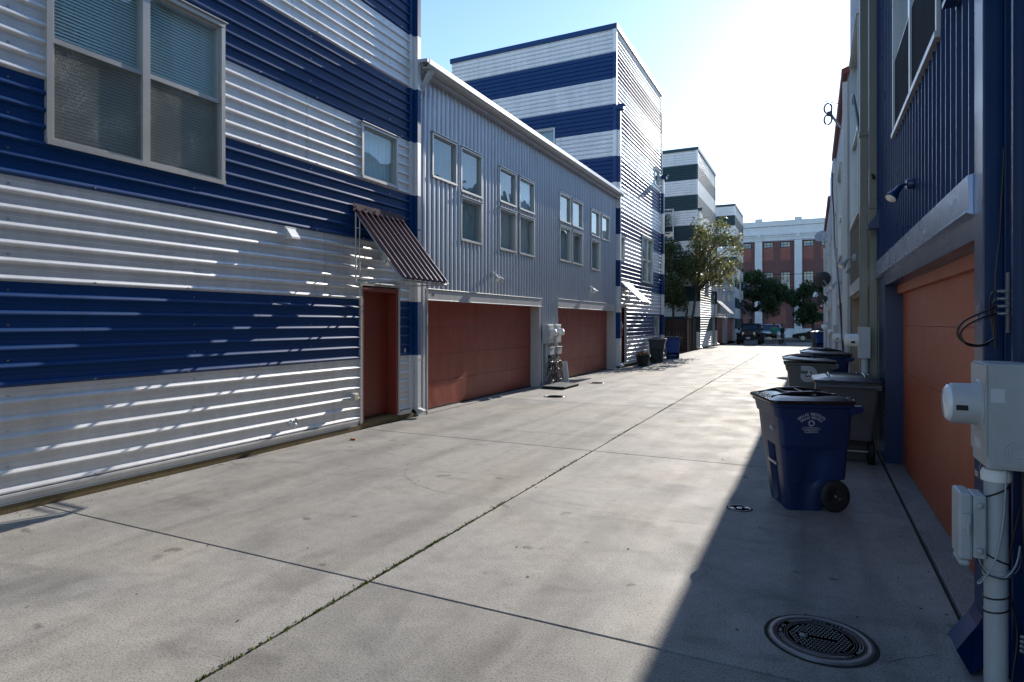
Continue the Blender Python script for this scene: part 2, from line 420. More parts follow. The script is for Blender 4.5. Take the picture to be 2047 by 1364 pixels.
def window(fr, s0, s1, z0, z1, parent, vm=(), hm=(), w=.045, gl='glass', back='blind', screens=(), slats=True, head=True, out=.045, label=None, fmat='frame', drip=0):
    """outer frame, mullions (vm), rails (hm); panes and blind as sub-parts"""
    f = MB()
    fr.box(f, s0, s0 + w, z0 + w, z1 - w, -.08, out); fr.box(f, s1 - w, s1, z0 + w, z1 - w, -.08, out)
    fr.box(f, s0, s1, z0, z0 + w, -.08, out + .012); fr.box(f, s0, s1, z1 - w, z1, -.08, out + .004)
    if head: fr.box(f, s0 - .02, s1 + .02, z1 + .002, z1 + .016, -.01, out + .03)
    # stepped inner sash
    i = w * .55
    fr.box(f, s0 + w, s0 + w + i, z0 + w, z1 - w, -.08, .012); fr.box(f, s1 - w - i, s1 - w, z0 + w, z1 - w, -.08, .012)
    fr.box(f, s0 + w + i, s1 - w - i, z0 + w, z0 + w + i, -.08, .012); fr.box(f, s0 + w + i, s1 - w - i, z1 - w - i, z1 - w, -.08, .012)
    for v in vm: fr.box(f, v - w * .8, v + w * .8, z0 + w + .001, z1 - w - .001, -.08, out - .006)
    xs = [s0 + w] + [v for v in vm] + [s1 - w]
    for h in hm:
        for a, b in zip(xs[:-1], xs[1:]):
            fr.box(f, a + .01, b - .01, h - w * .5, h + w * .5, -.08, .022)
    # lining behind
    for a, b in ((s0, s0 + .02), (s1 - .02, s1)): fr.box(f, a, b, z0, z1, -.38, -.081)
    fr.box(f, s0 + .02, s1 - .02, z0, z0 + .02, -.38, -.081); fr.box(f, s0 + .02, s1 - .02, z1 - .02, z1, -.38, -.081)
    o = f.build('window', M[fmat], parent)
    if label: o['label'] = label
    zs = [z0 + w] + list(hm) + [z1 - w]
    for a, b in zip(xs[:-1], xs[1:]):
        for j, (c, e) in enumerate(zip(zs[:-1], zs[1:])):
            g = MB(); g.quad(fr(a, c, -.02), fr(b, c, -.02), fr(b, e, -.02), fr(a, e, -.02)); g.build('pane', M[gl], o)
            if j in screens:
                g = MB(); g.quad(fr(a + .02, c + .02, .005), fr(b - .02, c + .02, .005), fr(b - .02, e - .02, .005), fr(a + .02, e - .02, .005))
                g.build('insect_screen', M['screen'], o)
    bl = MB()
    if slats:
        n = int((z1 - z0) / .035)
        for k in range(n):
            z = z0 + .03 + k * .035
            bl.quad(fr(s0 + .03, z, -.10), fr(s1 - .03, z, -.10), fr(s1 - .03, z + .036, -.118), fr(s0 + .03, z + .036, -.118))
    else:
        n = 28
        pts = [(s0 + .03 + (s1 - s0 - .06) * k / n, -.13 + .012 * math.sin(k * 1.9 + s0 * 7)) for k in range(n + 1)]
        for (a, da), (b, db) in zip(pts[:-1], pts[1:]): bl.quad(fr(a, z0 + .02, da), fr(b, z0 + .02, db), fr(b, z1 - .02, db), fr(a, z1 - .02, da))
    bl.build('blind' if slats else 'curtain', M[back], o)
    return o

def body_box(parent, fr, s0, s1, h, depth, d=-.4, m='dark', roof=True):
    mb = MB(); fr.box(mb, s0 + .05, s1 - .05, 0, h - .1, -depth, d)
    return mb.build('inner_wall', M[m], parent)

def banded_post(name, fr, s0, s1, z0, z1, d0, d1, mats, parent, band=band_of, cuts=None):
    """box post whose colour follows the courses"""
    mb = MB(); z = z0
    bs = [z0] + [b for b in [.17 + .98 * k for k in range(20)] if z0 + .02 < b < z1 - .02] + [z1]
    for a, b in zip(bs[:-1], bs[1:]): fr.box(mb, s0, s1, a, b, d0, d1, band((a + b) / 2))
    # merge into continuous: remove internal caps
    return mb.build(name, mats, parent)

def downspout(fr, s0, z0, z1, w, d0, d1, mats, parent, band, kick=True, straps=True):
    mb = MB(); bs = [z0] + [b for b in [.17 + .98 * k for k in range(20)] if z0 + .02 < b < z1 - .02] + [z1]
    for a, b in zip(bs[:-1], bs[1:]): fr.box(mb, s0, s0 + w, a, b, d0, d1, band((a + b) / 2) if band else 0)
    if straps:
        z = z0 + .9
        while z < z1: fr.box(mb, s0 - .012, s0 + w + .012, z, z + .035, d0 - .01, d1 + .004, band(z) if band else 0); z += 2.4
    if kick:   # elbow at the foot
        dm = (d0 + d1) / 2
        a = [fr(s0, z0, d0), fr(s0 + w, z0, d0), fr(s0 + w, z0, d1), fr(s0, z0, d1)]
        b = [fr(s0, .06, d0 + .12), fr(s0 + w, .06, d0 + .12), fr(s0 + w, .13, d1 + .13), fr(s0, .13, d1 + .13)]
        mb.loft([a, b], 0)
    return mb.build('downspout', mats, parent)

def awning(fr, s0, s1, ztop, zbot, proj, label, m='maroon', group=None):
    root = thing('door_awning', label, 'awning', fr((s0 + s1) / 2, zbot, 0), group=group)
    mb = MB(); n = Vector((0, 0))
    L = math.hypot(proj, ztop - zbot); ux, uz = proj / L, (zbot - ztop) / L; nx, nz = -uz, ux
    pts = []; k = 0; p = s0; W = (s1 - s0) / 9
    for k in range(9):
        b = s0 + k * W; pts += [(b, 0), (b + W * .12, .045), (b + W * .30, .045), (b + W * .42, 0)]
    pts.append((s1, 0))
    for (a, da), (b, db) in zip(pts[:-1], pts[1:]):
        def q(s_, dd, t): return fr(s_, ztop + uz * L * t + nz * dd, .05 + ux * L * t + nx * dd)
        mb.quad(q(a, da, 0), q(b, db, 0), q(b, db, 1), q(a, da, 1))
    o = mb.build('canopy', M[m], root); sm = o.modifiers.new('thick', 'SOLIDIFY'); sm.thickness = .004
    fl = MB(); fr.box(fl, s0 - .02, s1 + .02, ztop - .02, ztop + .12, .036, .044)
    fl.add([fr(s0 - .02, ztop + .0, .045), fr(s1 + .02, ztop, .045), fr(s1 + .02, ztop - .02, .14), fr(s0 - .02, ztop - .02, .14)], [(0, 1, 2, 3)])
    for k in range(6):
        s_ = s0 + .05 + (s1 - s0 - .1) * k / 5; fl.lathe([(.012, 0), (.008, .01)], fr(s_, ztop + .07, .044), fr.D, 6)
    fl.build('flashing', M[m], root)
    st = MB()
    for s_ in (s0 + .02, s1 - .02):
        T = fr(s_, ztop - .02, .06); B = fr(s_, zbot - .02, .06); O_ = fr(s_, zbot - .02, proj)
        for a, b in ((T, B), (B, O_), (T, O_)): st.tube([a, b], .014, 6)
        t2 = fr(s_, ztop - .12, .14); b2 = fr(s_, zbot + .06, .14); st.tube([t2, b2], .01, 6)
        st.tube([fr(s_, zbot + .06, .06), fr(s_, zbot + .06, proj - .1)], .01, 6)
        for t in (.25, .5, .75): st.tube([fr(s_, zbot + (ztop - zbot) * t, .06), fr(s_, zbot + (ztop - zbot) * t, .14)], .008, 6)
        st.tube([fr(s_, zbot - .02, proj * .45), fr(s_, zbot + .06, proj * .45)], .008, 6)
    st.tube([fr(s0 + .02, zbot - .02, proj), fr(s1 - .02, zbot - .02, proj)], .014, 6)
    st.tube([fr(s0 + .02, zbot - .02, .06), fr(s1 - .02, zbot - .02, .06)], .014, 6)
    st.build('support_frame', M['pvc'], root)
    return root

def flood_lamp(fr, s, z, label, heads=2, aim=-1, sc=1., group=None, m='pvc'):
    """round back box, swivel arms, sealed-beam heads pointing down and along the wall"""
    root = thing('flood_lamp', label, 'wall lamp', fr(s, z, 0), group=group)
    pl = MB(); pl.lathe([(.055 * sc, .03), (.055 * sc, .075), (.045 * sc, .085)], fr(s, z, 0), fr.D, 16); pl.build('back_plate', M[m], root)
    for h in range(heads):
        side = aim if heads == 1 else (-1 if h == 0 else 1)
        e = fr(s + side * .03 * sc, z - .005, .10 + .01 * sc); k = fr(s + side * .05 * sc, z - .035 * sc, .125 * sc + .03)
        dr = (fr.S * (side * .35) + fr.D * .55 + Vector((0, 0, -.75))).normalized()
        arm = MB(); arm.tube([fr(s, z, .08), e, k], .014 * sc, 8)
        ho = MB(); ho.lathe([(.02 * sc, -.02 * sc), (.03 * sc, .0), (.034 * sc, .06 * sc), (.06 * sc, .13 * sc), (.064 * sc, .15 * sc), (.057 * sc, .15 * sc)], k, dr, 18)
        a = arm.build('arm', M[m], root); hd = ho.build('lamp_head', M[m], root)
        bu = MB(); bu.lathe([(.001, .168 * sc), (.03 * sc, .163 * sc), (.056 * sc, .148 * sc)], k, dr, 18); bu.build('lens', M['bulb'], hd)
    return root

def vent_hood(fr, s, z, w, h, proj, m, label, group=None):
    o = thing('vent_hood', label, 'vent', fr(s, z, 0), group=group)
    mb = MB(); a, b = s - w / 2, s + w / 2
    mb.loft([[fr(a, z + h / 2, .03), fr(a, z - h / 2, .03), fr(a, z - h / 2, proj), fr(a, z - h * .32, proj)], [fr(b, z + h / 2, .03), fr(b, z - h / 2, .03), fr(b, z - h / 2, proj), fr(b, z - h * .32, proj)]])
    mb.build('hood', M[m], o)
    fb = MB(); fr.box(fb, a - .02, b + .02, z - h / 2 - .01, z + h / 2 + .03, .0, .029); fb.build('flange', M[m], o)
    return o

def text_mesh(txt, size, ext=.002):
    cu = bpy.data.curves.new('t', 'FONT'); cu.body = txt; cu.size = size; cu.extrude = ext; cu.align_x = 'CENTER'; cu.align_y = 'CENTER'
    o = bpy.data.objects.new('t', cu); col.objects.link(o)
    bpy.context.view_layer.update()
    me = bpy.data.meshes.new_from_object(o.evaluated_get(bpy.context.evaluated_depsgraph_get()))
    v = [Vector(x.co) for x in me.vertices]; f = [list(p.vertices) for p in me.polygons]
    bpy.data.objects.remove(o); bpy.data.curves.remove(cu); bpy.data.meshes.remove(me)
    return v, f
def put_text(mb, txt, size, O, U, V, ext=.001, m=0):
    """flat text at O with right vector U and up vector V"""
    v, f = text_mesh(txt, size, ext); W = Vector(U).cross(Vector(V))
    mb.add([Vector(O) + Vector(U) * p.x + Vector(V) * p.y + W * p.z for p in v], f, m)

XL = -6.66
FL = Fr((XL, 0, 0), (0, 1, 0), (1, 0, 0))           # left alley wall
SB = [M['silver'], M['blue']]
SG = [M['silver'], M['green']]

# ================================================================ ground
g = MB()
for y0, y1, za, zb in ((-60, 45, 0, 0), (45, 72, 0, -.3), (72, 700, -.3, -.3)):
    g.quad((-700, y0, za - .06), (700, y0, za - .06), (700, y1, zb - .06), (-700, y1, zb - .06))
tag(g.build('ground', M['soil']), kind='structure')
def gz(y): return 0 if y < 45 else (-(y - 45) / 27 * .3 if y < 72 else -.3)
# concrete slabs with open joints, a real gap between them
al = MB(); ys = [-6, -1.35, 3.31, 8.02, 12.7, 17.4, 22.1, 26.8, 31.5, 36.2, 40.9, 45, 50, 55, 60, 65, 69]
for i in range(len(ys) - 1):
    for x0, x1 in ((-6.62, -2.712), (-2.688, .772)):
        gap = .005 if i else .005
        a, b = ys[i] + gap, ys[i + 1] - gap
        za, zb = gz(a), gz(b)
        c = .006
        top = [(x0 + c, a + c, za), (x1 - c, a + c, za), (x1 - c, b - c, zb), (x0 + c, b - c, zb)]
        mid = [(x0, a, za - c), (x1, a, za - c), (x1, b, zb - c), (x0, b, zb - c)]
        bot = [(x0, a, za - .055), (x1, a, za - .055), (x1, b, zb - .055), (x0, b, zb - .055)]
        al.loft([[Vector(p) for p in l] for l in (bot, mid, top)], (i * 7 + (1 if x0 < -3 else 0) * 4) % 3)
tag(al.build('alley_pavement', [M['concrete'], M['concrete_b'], M['concrete_c']]), kind='structure')
gr = MB()
for a, b in zip(ys[:-1], ys[1:]):
    gr.quad((-6.7, a, gz(a) - .025), (.80, a, gz(a) - .025), (.80, b, gz(b) - .025), (-6.7, b, gz(b) - .025))
tag(gr.build('joint_dirt', M['groove']), kind='structure')
ap = MB()
ap.box((.797, 3.2, -.05), (1.3, 9.8, .012)); ap.box((.86, -6, -.05), (1.3, 3.195, .012))
tag(ap.build('garage_apron', M['apron'], bevel=.006), kind='structure')
ap = MB()
for a, b, zz in ((9.86, 15.22, .012), (16.55, 22.08, .012)): ap.box((-7.0, a, -.05), (-6.625, b, zz))
tag(ap.build('garage_apron', M['apron'], bevel=.006), kind='structure')
# street beyond
st = MB(); st.quad((-200, 69.02, -.29), (200, 69.02, -.29), (200, 84, -.29), (-200, 84, -.29))
tag(st.build('street', M['asphalt']), kind='structure')
sw = MB(); sw.box((-200, 84.02, -.4), (200, 87, -.15)); tag(sw.build('sidewalk', M['concrete']), kind='structure')
# moss and weeds in the joint
ms = MB()
for i in range(3600):
    y = 1.6 + (rnd.random() ** 1.6) * 20
    dens = .5 + .5 * math.sin(y * 2.1) + (.7 if 3.9 < y < 5.4 else 0) + (.5 if y < 3.3 else 0)
    if rnd.random() > dens * .7: continue
    x = -2.70 + rnd.gauss(0, .013); h = rnd.uniform(.008, .026); a = rnd.uniform(0, PI); w = rnd.uniform(.004, .011)
    dx, dy = math.cos(a) * w, math.sin(a) * w
    ms.add([(x - dx, y - dy, -.01), (x + dx, y + dy, -.01), (x + rnd.gauss(0, .006), y + rnd.gauss(0, .006), h * .6)], [(0, 1, 2)])
tag(ms.build('moss', M['moss']), kind='stuff', label='green moss and weeds growing in the long centre joint of the concrete alley', cat='moss')
# cracks: jagged hairline ribbons
def crack(pts, w=.004, seed=1):
    r = random.Random(seed); P = []
    for (x0, y0), (x1, y1) in zip(pts[:-1], pts[1:]):
        n = max(2, int(math.hypot(x1 - x0, y1 - y0) / .05))
        for k in range(n): t = k / n; P.append((x0 + (x1 - x0) * t + r.gauss(0, .006), y0 + (y1 - y0) * t + r.gauss(0, .006)))
    return P, w
ck = MB()
for pts, w, sd_ in (([(-5.11, 5.41), (-4.63, 5.54), (-4.18, 5.76), (-3.87, 5.53), (-3.52, 5.39), (-3.21, 5.37), (-2.83, 5.36)], 0.004, 1), ([(-4.18, 5.76), (-4.54, 6.34)], 0.003, 2), ([(-2.54, 5.43), (-2.42, 5.51), (-2.26, 5.46), (-1.96, 5.47), (-1.35, 5.48), (-0.8, 5.53)], 0.003, 3), ([(-0.06, 3.51), (0.17, 3.56), (0.31, 3.68), (0.66, 3.95)], 0.003, 4), ([(-5.9, 11.9), (-5.6, 12.1), (-5.35, 12.0)], .012, 6)):
    P, w = crack(pts, w, sd_)
    r = random.Random(sd_ + 50)
    for (x0, y0), (x1, y1) in zip(P[:-1], P[1:]):
        if r.random() < .12: continue
        ww = w * r.uniform(.4, 1.2) / 2; dx, dy = x1 - x0, y1 - y0; l = math.hypot(dx, dy) + 1e-6; nx_, ny_ = -dy / l * ww, dx / l * ww
        ck.quad((x0 - nx_, y0 - ny_, .003), (x1 - nx_, y1 - ny_, .003), (x1 + nx_, y1 + ny_, .003), (x0 + nx_, y0 + ny_, .003))
tag(ck.build('pavement_crack', M['groove']), kind='structure')

# ================================================================ B1: blue and silver striped house, left foreground
def horiz_house(name, label, fr_list, h, mats, loc, group=None): pass
b1 = thing('striped_townhouse', 'blue and silver striped metal house filling the left foreground, with a big four-pane window', 'house', (-6.66, 3, 0))
W1 = (3.35, 5.35, 3.47, 5.49); W2 = (7.96, 8.93, 4.12, 5.03); D1 = (7.93, 9.0, 0.0, 2.4)
rr_ = random.Random(2); laps_ = []
for k in range(13):
    for s_ in ((3.68 if k % 2 else 1.9) + (rr_.uniform(-.4, .4) if k != 1 else 0), 6.6 + rr_.uniform(-.8, .8)):
        if not any(a - .1 < s_ < b_ + .1 and c_ < .17 + .98 * (k + 1) and e_ > .17 + .98 * k for a, b_, c_, e_ in (W1, W2, D1)): laps_.append((s_, k))
siding('siding', FL, -5, 9.4, .17, 12.7, [W1, W2, D1], 'h', band_of, SB, b1, screws=1, phase=.17, laps=laps_)
body_box(b1, FL, -5, 9.4, 12.8, 8)
mb = MB()
FL.box(mb, -5, 7.9, .085, .168, -.05, .012); FL.box(mb, 9.03, 9.38, .085, .168, -.05, .012)
FL.box(mb, -5, 7.88, .15, .172, .012, .05); FL.box(mb, 9.04, 9.38, .15, .172, .012, .05)
FL.box(mb, -5, 7.88, .078, .084, -.05, .03)
mb.build('base_trim', M['silver'], b1)
mb = MB(); FL.box(mb, -5, 7.92, -.05, .077, -.3, .03); FL.box(mb, 9.01, 9.42, -.05, .077, -.3, .03); mb.build('foundation', M['mossy'], b1)
window(FL, *W1, b1, vm=(4.34,), hm=(4.50,), w=.052, screens=(0,), label='large four-pane window with dusty insect screens')
window(FL, *W2, b1, w=.045, slats=False, gl='wavy_glass', label='small square window near the corner')
# side wall closing the north end and top
FN = Fr((-6.66, 9.4, 0), (-1, 0, 0), (0, 1, 0))
siding('end_siding', FN, 0, 8, 6.6, 12.7, [], 'h', band_of, SB, b1, phase=.17)
mb = MB(); mb.box((-14.8, -5, 12.7), (-6.6, 9.45, 12.85)); mb.build('roof', M['blue'], b1)
# door
mb = MB(); FL.box(mb, 7.93, 7.975, .10, 2.36, -.05, .035); FL.box(mb, 8.955, 9.0, .10, 2.36, -.05, .035); FL.box(mb, 7.93, 9.0, 2.361, 2.40, -.05, .035)
tr_ = mb.build('door_trim', M['trim'], b1)
mb = MB(); FL.box(mb, 7.976, 8.02, .12, 2.34, -.24, .028); FL.box(mb, 8.90, 8.954, .12, 2.34, -.24, .028); FL.box(mb, 8.021, 8.899, 2.27, 2.34, -.24, .028)
mb.build('door_frame', M['entry_red'], b1, bevel=.004)
mb = MB(); FL.box(mb, 8.022, 8.898, .13, 2.268, -.22, -.17); dr = mb.build('door', M['entry_red'], b1)
mb = MB(); mb.lathe([(.02, 0), (.012, .02), (.012, .035), (.026, .045), (.03, .06), (.022, .075)], FL(8.10, 1.02, -.17), 'X', 14); mb.build('handle', M['steel'], dr)
mb = MB(); mb.lathe([(.026, 0), (.024, .012)], FL(8.10, 1.16, -.17), 'X', 14); mb.build('deadbolt', M['steel'], dr)
mb = MB(); mb.lathe([(.010, 0), (.010, .006)], FL(8.45, 1.56, -.17), 'X', 10); mb.build('peephole', M['steel'], dr)
mb = MB(); FL.box(mb, 7.93, 9.0, .0, .10, -.35, .01); FL.box(mb, 7.98, 8.95, .101, .12, -.25, .0); mb.build('door_step', M['mossy'], b1)
# corner trim banded + downspout
downspout(FL, 9.42, .17, 12.6, .10, .02, .12, SB, b1, lambda z: band_of(z))
banded_post('corner_trim', FL, 9.30, 9.41, .17, 12.7, -.06, .045, SB, b1)
awning(FL, 7.76, 9.1, 3.55, 2.42, .95, 'maroon ribbed metal awning over the red door of the nearest striped house')
flood_lamp(FL, 8.5, 2.88, 'twin flood lamp mounted under the maroon awning', 2)
vent_hood(FL, 6.44, 3.0, .16, .15, .13, 'silver', 'small white dryer vent hood on the silver band of the nearest left wall')
# outlet box
t = thing('outlet_box', 'cream weatherproof outlet box low beside the nearest red door', 'outlet', FL(7.75, .58, 0))
mb = MB(); FL.box(mb, 7.68, 7.80, .50, .62, .035, .085); mb.build('box', M['pvc'], t, bevel=.008)
mb = MB(); FL.box(mb, 7.69, 7.79, .51, .61, .086, .115); mb.build('cover', mat('cream_plastic', (.55, .5, .36), .5), t, bevel=.01)
t = thing('hose_tap', 'brass hose tap low on the silver band of the nearest left wall', 'tap', FL(6.44, .33, 0))
mb = MB(); mb.lathe([(.04, .0), (.035, .04), (.02, .05), (.02, .11)], FL(6.44, .34, 0), 'X', 12); mb.tube([FL(6.44, .34, .1), FL(6.44, .31, .125), FL(6.44, .27, .13)], .016, 8); mb.build('spout', M['steel'], t)
mb = MB(); mb.lathe([(.032, 0), (.036, .006), (.032, .012)], FL(6.47, .37, .11), Vector((.5, .2, .8)), 10); mb.build('valve_wheel', M['iron'], t)
t = thing('doorbell_plate', 'small metal bell plate on the blue band right of the nearest red door', 'doorbell', FL(9.18, 1.22, 0))
mb = MB(); FL.box(mb, 9.16, 9.20, 1.16, 1.28, .002, .016); mb.build('plate', M['trim'], t, bevel=.003)
mb = MB(); mb.lathe([(.009, 0), (.007, .006)], FL(9.18, 1.23, .016), 'X', 8); mb.build('button', M['white'], t)

# ================================================================ B2: silver-blue garage house with vertical ribs
def garage_house(label, s_start, scale_wins=True, simple=False, address=None, doorm='door_red', group=None):
    """vertical-ribbed two-storey house with two garage doors; s_start = its left end"""
    o = s_start - 9.56
    b = thing('garage_townhouse', label, 'house', (-6.66, s_start + 6, 0), group=group)
    def S(x): return x + o
    G1 = (S(9.84), S(15.24), 0, 2.38); G2 = (S(16.53), S(22.1), 0, 2.42)
    wins = [(10.03, 10.95, 4.57, 5.45), (11.11, 12.03, 4.50, 5.45), (11.11, 12.03, 3.47, 4.40),
            (12.88, 13.78, 4.60, 5.43), (13.97, 14.90, 4.60, 5.43), (12.88, 13.78, 3.47, 4.47), (13.97, 14.90, 3.47, 4.47),
            (16.70, 17.62, 4.72, 5.55), (17.76, 18.70, 4.72, 5.55), (16.70, 17.62, 3.56, 4.58), (17.76, 18.70, 3.56, 4.58),
            (19.55, 20.46, 4.66, 5.53), (20.68, 21.60, 4.66, 5.53), (19.55, 20.46, 3.52, 4.52)]
    wins = [(S(a), S(b_), c, d) for a, b_, c, d in wins]
    siding('siding', FL, S(9.56), S(22.5), .0, 6.45, wins + [G1, G2], 'v', None, [M['bsilver']], b, screws=0 if simple else 1, phase=S(9.6))
    body_box(b, FL, S(9.56), S(22.5), 6.5, 7)
    rf = MB(); FL_ = FL
    rf.add([FL(S(9.5), 6.62, .28), FL(S(22.55), 6.62, .28), FL(S(22.55), 7.5, -7.5), FL(S(9.5), 7.5, -7.5), FL(S(9.5), 6.56, .28), FL(S(22.55), 6.56, .28), FL(S(22.55), 7.44, -7.5), FL(S(9.5), 7.44, -7.5)],
           [(0, 1, 2, 3), (7, 6, 5, 4), (0, 4, 5, 1), (1, 5, 6, 2), (2, 6, 7, 3), (3, 7, 4, 0)])
    s_ = S(9.7)
    while s_ < S(22.4):
        a, c = s_, s_ + .03
        rf.add([FL(a, 6.62, .26), FL(c, 6.62, .26), FL(c, 7.5, -7.4), FL(a, 7.5, -7.4), FL(a, 6.66, .26), FL(c, 6.66, .26), FL(c, 7.54, -7.4), FL(a, 7.54, -7.4)], [(4, 5, 6, 7), (0, 1, 5, 4), (1, 2, 6, 5), (3, 0, 4, 7)])
        s_ += .6
    rf.build('roof', M['bsilver'], b)
    # gutter: ogee profile extruded along the eave, and a soffit
    gp = [(.14, 6.46), (.14, 6.60), (.15, 6.60), (.15, 6.475), (.25, 6.475), (.30, 6.53), (.30, 6.62), (.315, 6.62), (.315, 6.52), (.262, 6.455)]
    mb = MB(); mb.loft([[FL(S(9.52), z, d) for d, z in gp], [FL(S(22.55), z, d) for d, z in gp]])
    mb.build('gutter', M['trim'], b)
    mb = MB(); FL.box(mb, S(9.56), S(22.5), 6.40, 6.455, .0, .145); mb.build('soffit', M['bsilver'], b)
    mb = MB()
    q = [FL(S(9.60), 6.44, .22), FL(S(9.72), 6.44, .22), FL(S(9.72), 6.44, .30), FL(S(9.60), 6.44, .30)]
    q2 = [FL(S(9.52), 6.0, .04), FL(S(9.60), 6.0, .04), FL(S(9.60), 6.06, .12), FL(S(9.52), 6.06, .12)]
    mb.loft([q, q2]); mb.build('gutter_elbow', M['trim'], b)
    # garage doors
    for (a, c, z0, z1), dl, dw in ((G1, 9.87, 15.21), (G2, 16.56, 22.07)):
        dl, dw = S(dl), S(dw)
        mb = MB(); n = 4; hh = 2.17 / n
        for k in range(n): FL.box(mb, dl, dw, .018 + k * hh, .018 + (k + 1) * hh - .005, -.26, -.22)
        gd = mb.build('garage_door', M[doorm], b, bevel=.004)
        mb = MB(); FL.box(mb, dl, dw, .0125, .045, -.219, -.212); mb.build('bottom_seal', M['black'], gd)
        mb = MB(); FL.box(mb, dl, dw, .02, 2.17, -.27, -.261); mb.build('door_backing', M['dark'], gd)
        mb = MB(); FL.box(mb, a, dl - .001, 0.014, 2.19, -.3, .045); mb.build('left_jamb', M['trim'], b)
        mb = MB(); FL.box(mb, dw + .001, c, 0.014, 2.19, -.3, .045); mb.build('right_jamb', M['trim'], b)
        mb = MB(); FL.box(mb, a - .02, c + .05, 2.19, z1, -.3, .075); FL.box(mb, a - .03, c + .06, 2.17, 2.189, .02, .09); FL.box(mb, a - .03, c + .06, z1 + .001, z1 + .02, .0, .09)
        lt = mb.build('lintel', M['trim'], b, bevel=.004)
        if address and a < S(12):
            mb = MB(); put_text(mb, address, .085, FL(a + .16, 2.285, .077), (0, 1, 0), (0, 0, 1)); mb.build('house_number', M['dark'], lt)
    for a, c in ((S(9.56), S(9.82)), (S(15.25), S(16.52)), (S(22.11), S(22.5))):
        mb = MB(); FL.box(mb, a, c, -.02, .05, -.05, .04); mb.build('base_trim', M['silver'], b)
    for i, w in enumerate(wins):
        lower = w[2] < 4
        window(FL, *w, b, w=.04, gl='wavy_glass', back=('curtain', 'curtain', 'curtain', 'curtain', 'blind', 'curtain_pale', 'curtain_pale', 'curtain_dark', 'curtain_dark', 'curtain', 'curtain_dark', 'curtain', 'curtain_dark', 'curtain_dark')[i], slats=i in (0, 1, 3, 4) and not simple)
    return b
b2 = garage_house('silver ribbed house with two wide garage doors next to the nearest striped house', 9.56, address='18')
flood_lamp(FL, 12.5, 2.86, 'twin flood lamp above the nearer garage door of the silver house', 2)
flood_lamp(FL, 19.4, 2.90, 'twin flood lamp above the farther garage door of the silver house', 2)

# ================================================================ striped towers
def tower(label, y0, y1, h, mats, wins, door=None, depth=7.2, capm='blue', swin=(), seam=True, spouts=(), group=None, doorsc=True, low=0):
    b = thing('striped_townhouse', label, 'house', (-6.66, (y0 + y1) / 2, 0), group=group)
    op = list(wins) + ([door] if door else [])
    siding('siding', FL, y0, y1, .17, h - .15, op, 'h', band_of, mats, b, phase=.17)
    FS = Fr((-6.66 - depth, y0, 0), (1, 0, 0), (0, -1, 0))
    siding('end_siding', FS, 0, depth, .17, h - .15, list(swin), 'h', band_of, mats, b, phase=.17)
    FNn = Fr((-6.66, y1, 0), (-1, 0, 0), (0, 1, 0))
    siding('end_siding', FNn, 0, depth, .17, h - .15, [], 'h', band_of, mats, b, phase=.17)
    mb = MB(); mb.box((-6.66 - depth + .3, y0 + .35, -.3), (-6.66 - .4, y1 - .35, h - .3)); mb.build('inner_wall', M['dark'], b)
    mb = MB(); x0, x1 = -6.66 - depth - .06, -6.66 + .07
    mb.box((x0, y0 - .07, h - .15), (x1, y0 + .05, h + .04)); mb.box((x0, y1 - .05, h - .15), (x1, y1 + .07, h + .04))
    mb.box((x0, y0 + .051, h - .15), (x0 + .12, y1 - .051, h + .04)); mb.box((x1 - .12, y0 + .051, h - .15), (x1, y1 - .051, h + .04))
    mb.build('parapet_cap', M[capm], b)
    mb = MB(); mb.box((x0 + .121, y0 + .06, h - .35), (x1 - .121, y1 - .06, h - .3)); mb.build('roof', M['trim'], b)
    # corner trims
    banded_post('corner_trim', FL, y0 - .045, y0 + .06, .1, h - .15, -.10, .045, mats, b)
    banded_post('corner_trim', FL, y1 - .06, y1 + .045, .1, h - .15, -.10, .045, mats, b)
    mb = MB(); FL.box(mb, y0 + .06, y1 - .06, -.3, .168, -.06, -.005); mb.build('foundation', M['mossy'], b)
    mb = MB(); FL.box(mb, y0 + .07, y1 - .07, .10, .169, -.004, .05); mb.build('base_trim', M['silver'], b)
    for w in wins: 
        tall = (w[3] - w[2]) > 1.5
        window(FL, *w, b, w=.05, vm=((w[0] + w[1]) / 2,) if tall and w[1] - w[0] > 1.5 else (), hm=((w[2] + w[3]) / 2,) if tall and w[1] - w[0] > 1.5 else (), gl='wavy_glass', slats=False, back='curtain')
    for w in swin: window(FS, *w, b, w=.05, gl='wavy_glass', slats=False, back='curtain')
    for s_, za, zb in spouts:
        downspout(FL, s_, za, zb, .12, .05, .17, mats, b, band_of, kick=za < 1)
        mb = MB(); FL.box(mb, s_ - .06, s_ + .18, zb + .001, zb + .16, .05, .30); FL.box(mb, s_ - .08, s_ + .20, zb + .161, zb + .185, .05, .36); mb.build('leader_head', mats[1], b)
    if door:
        a, c, z0, z1 = door
        mb = MB(); FL.box(mb, a, a + .04, .1, z1 - .04, -.06, .04); FL.box(mb, c - .04, c, .1, z1 - .04, -.06, .04); FL.box(mb, a, c, z1 - .039, z1, -.06, .04); mb.build('door_trim', M['trim'], b)
        mb = MB(); FL.box(mb, a + .041, c - .041, .1, z1 - .041, -.2, -.12); d_ = mb.build('door', M['door_red'], b)
        mb = MB(); mb.lathe([(.02, 0), (.012, .02), (.03, .05), (.02, .07)], FL(a + .14, 1.02, -.12), 'X', 10); mb.build('handle', M['steel'], d_)
    return b
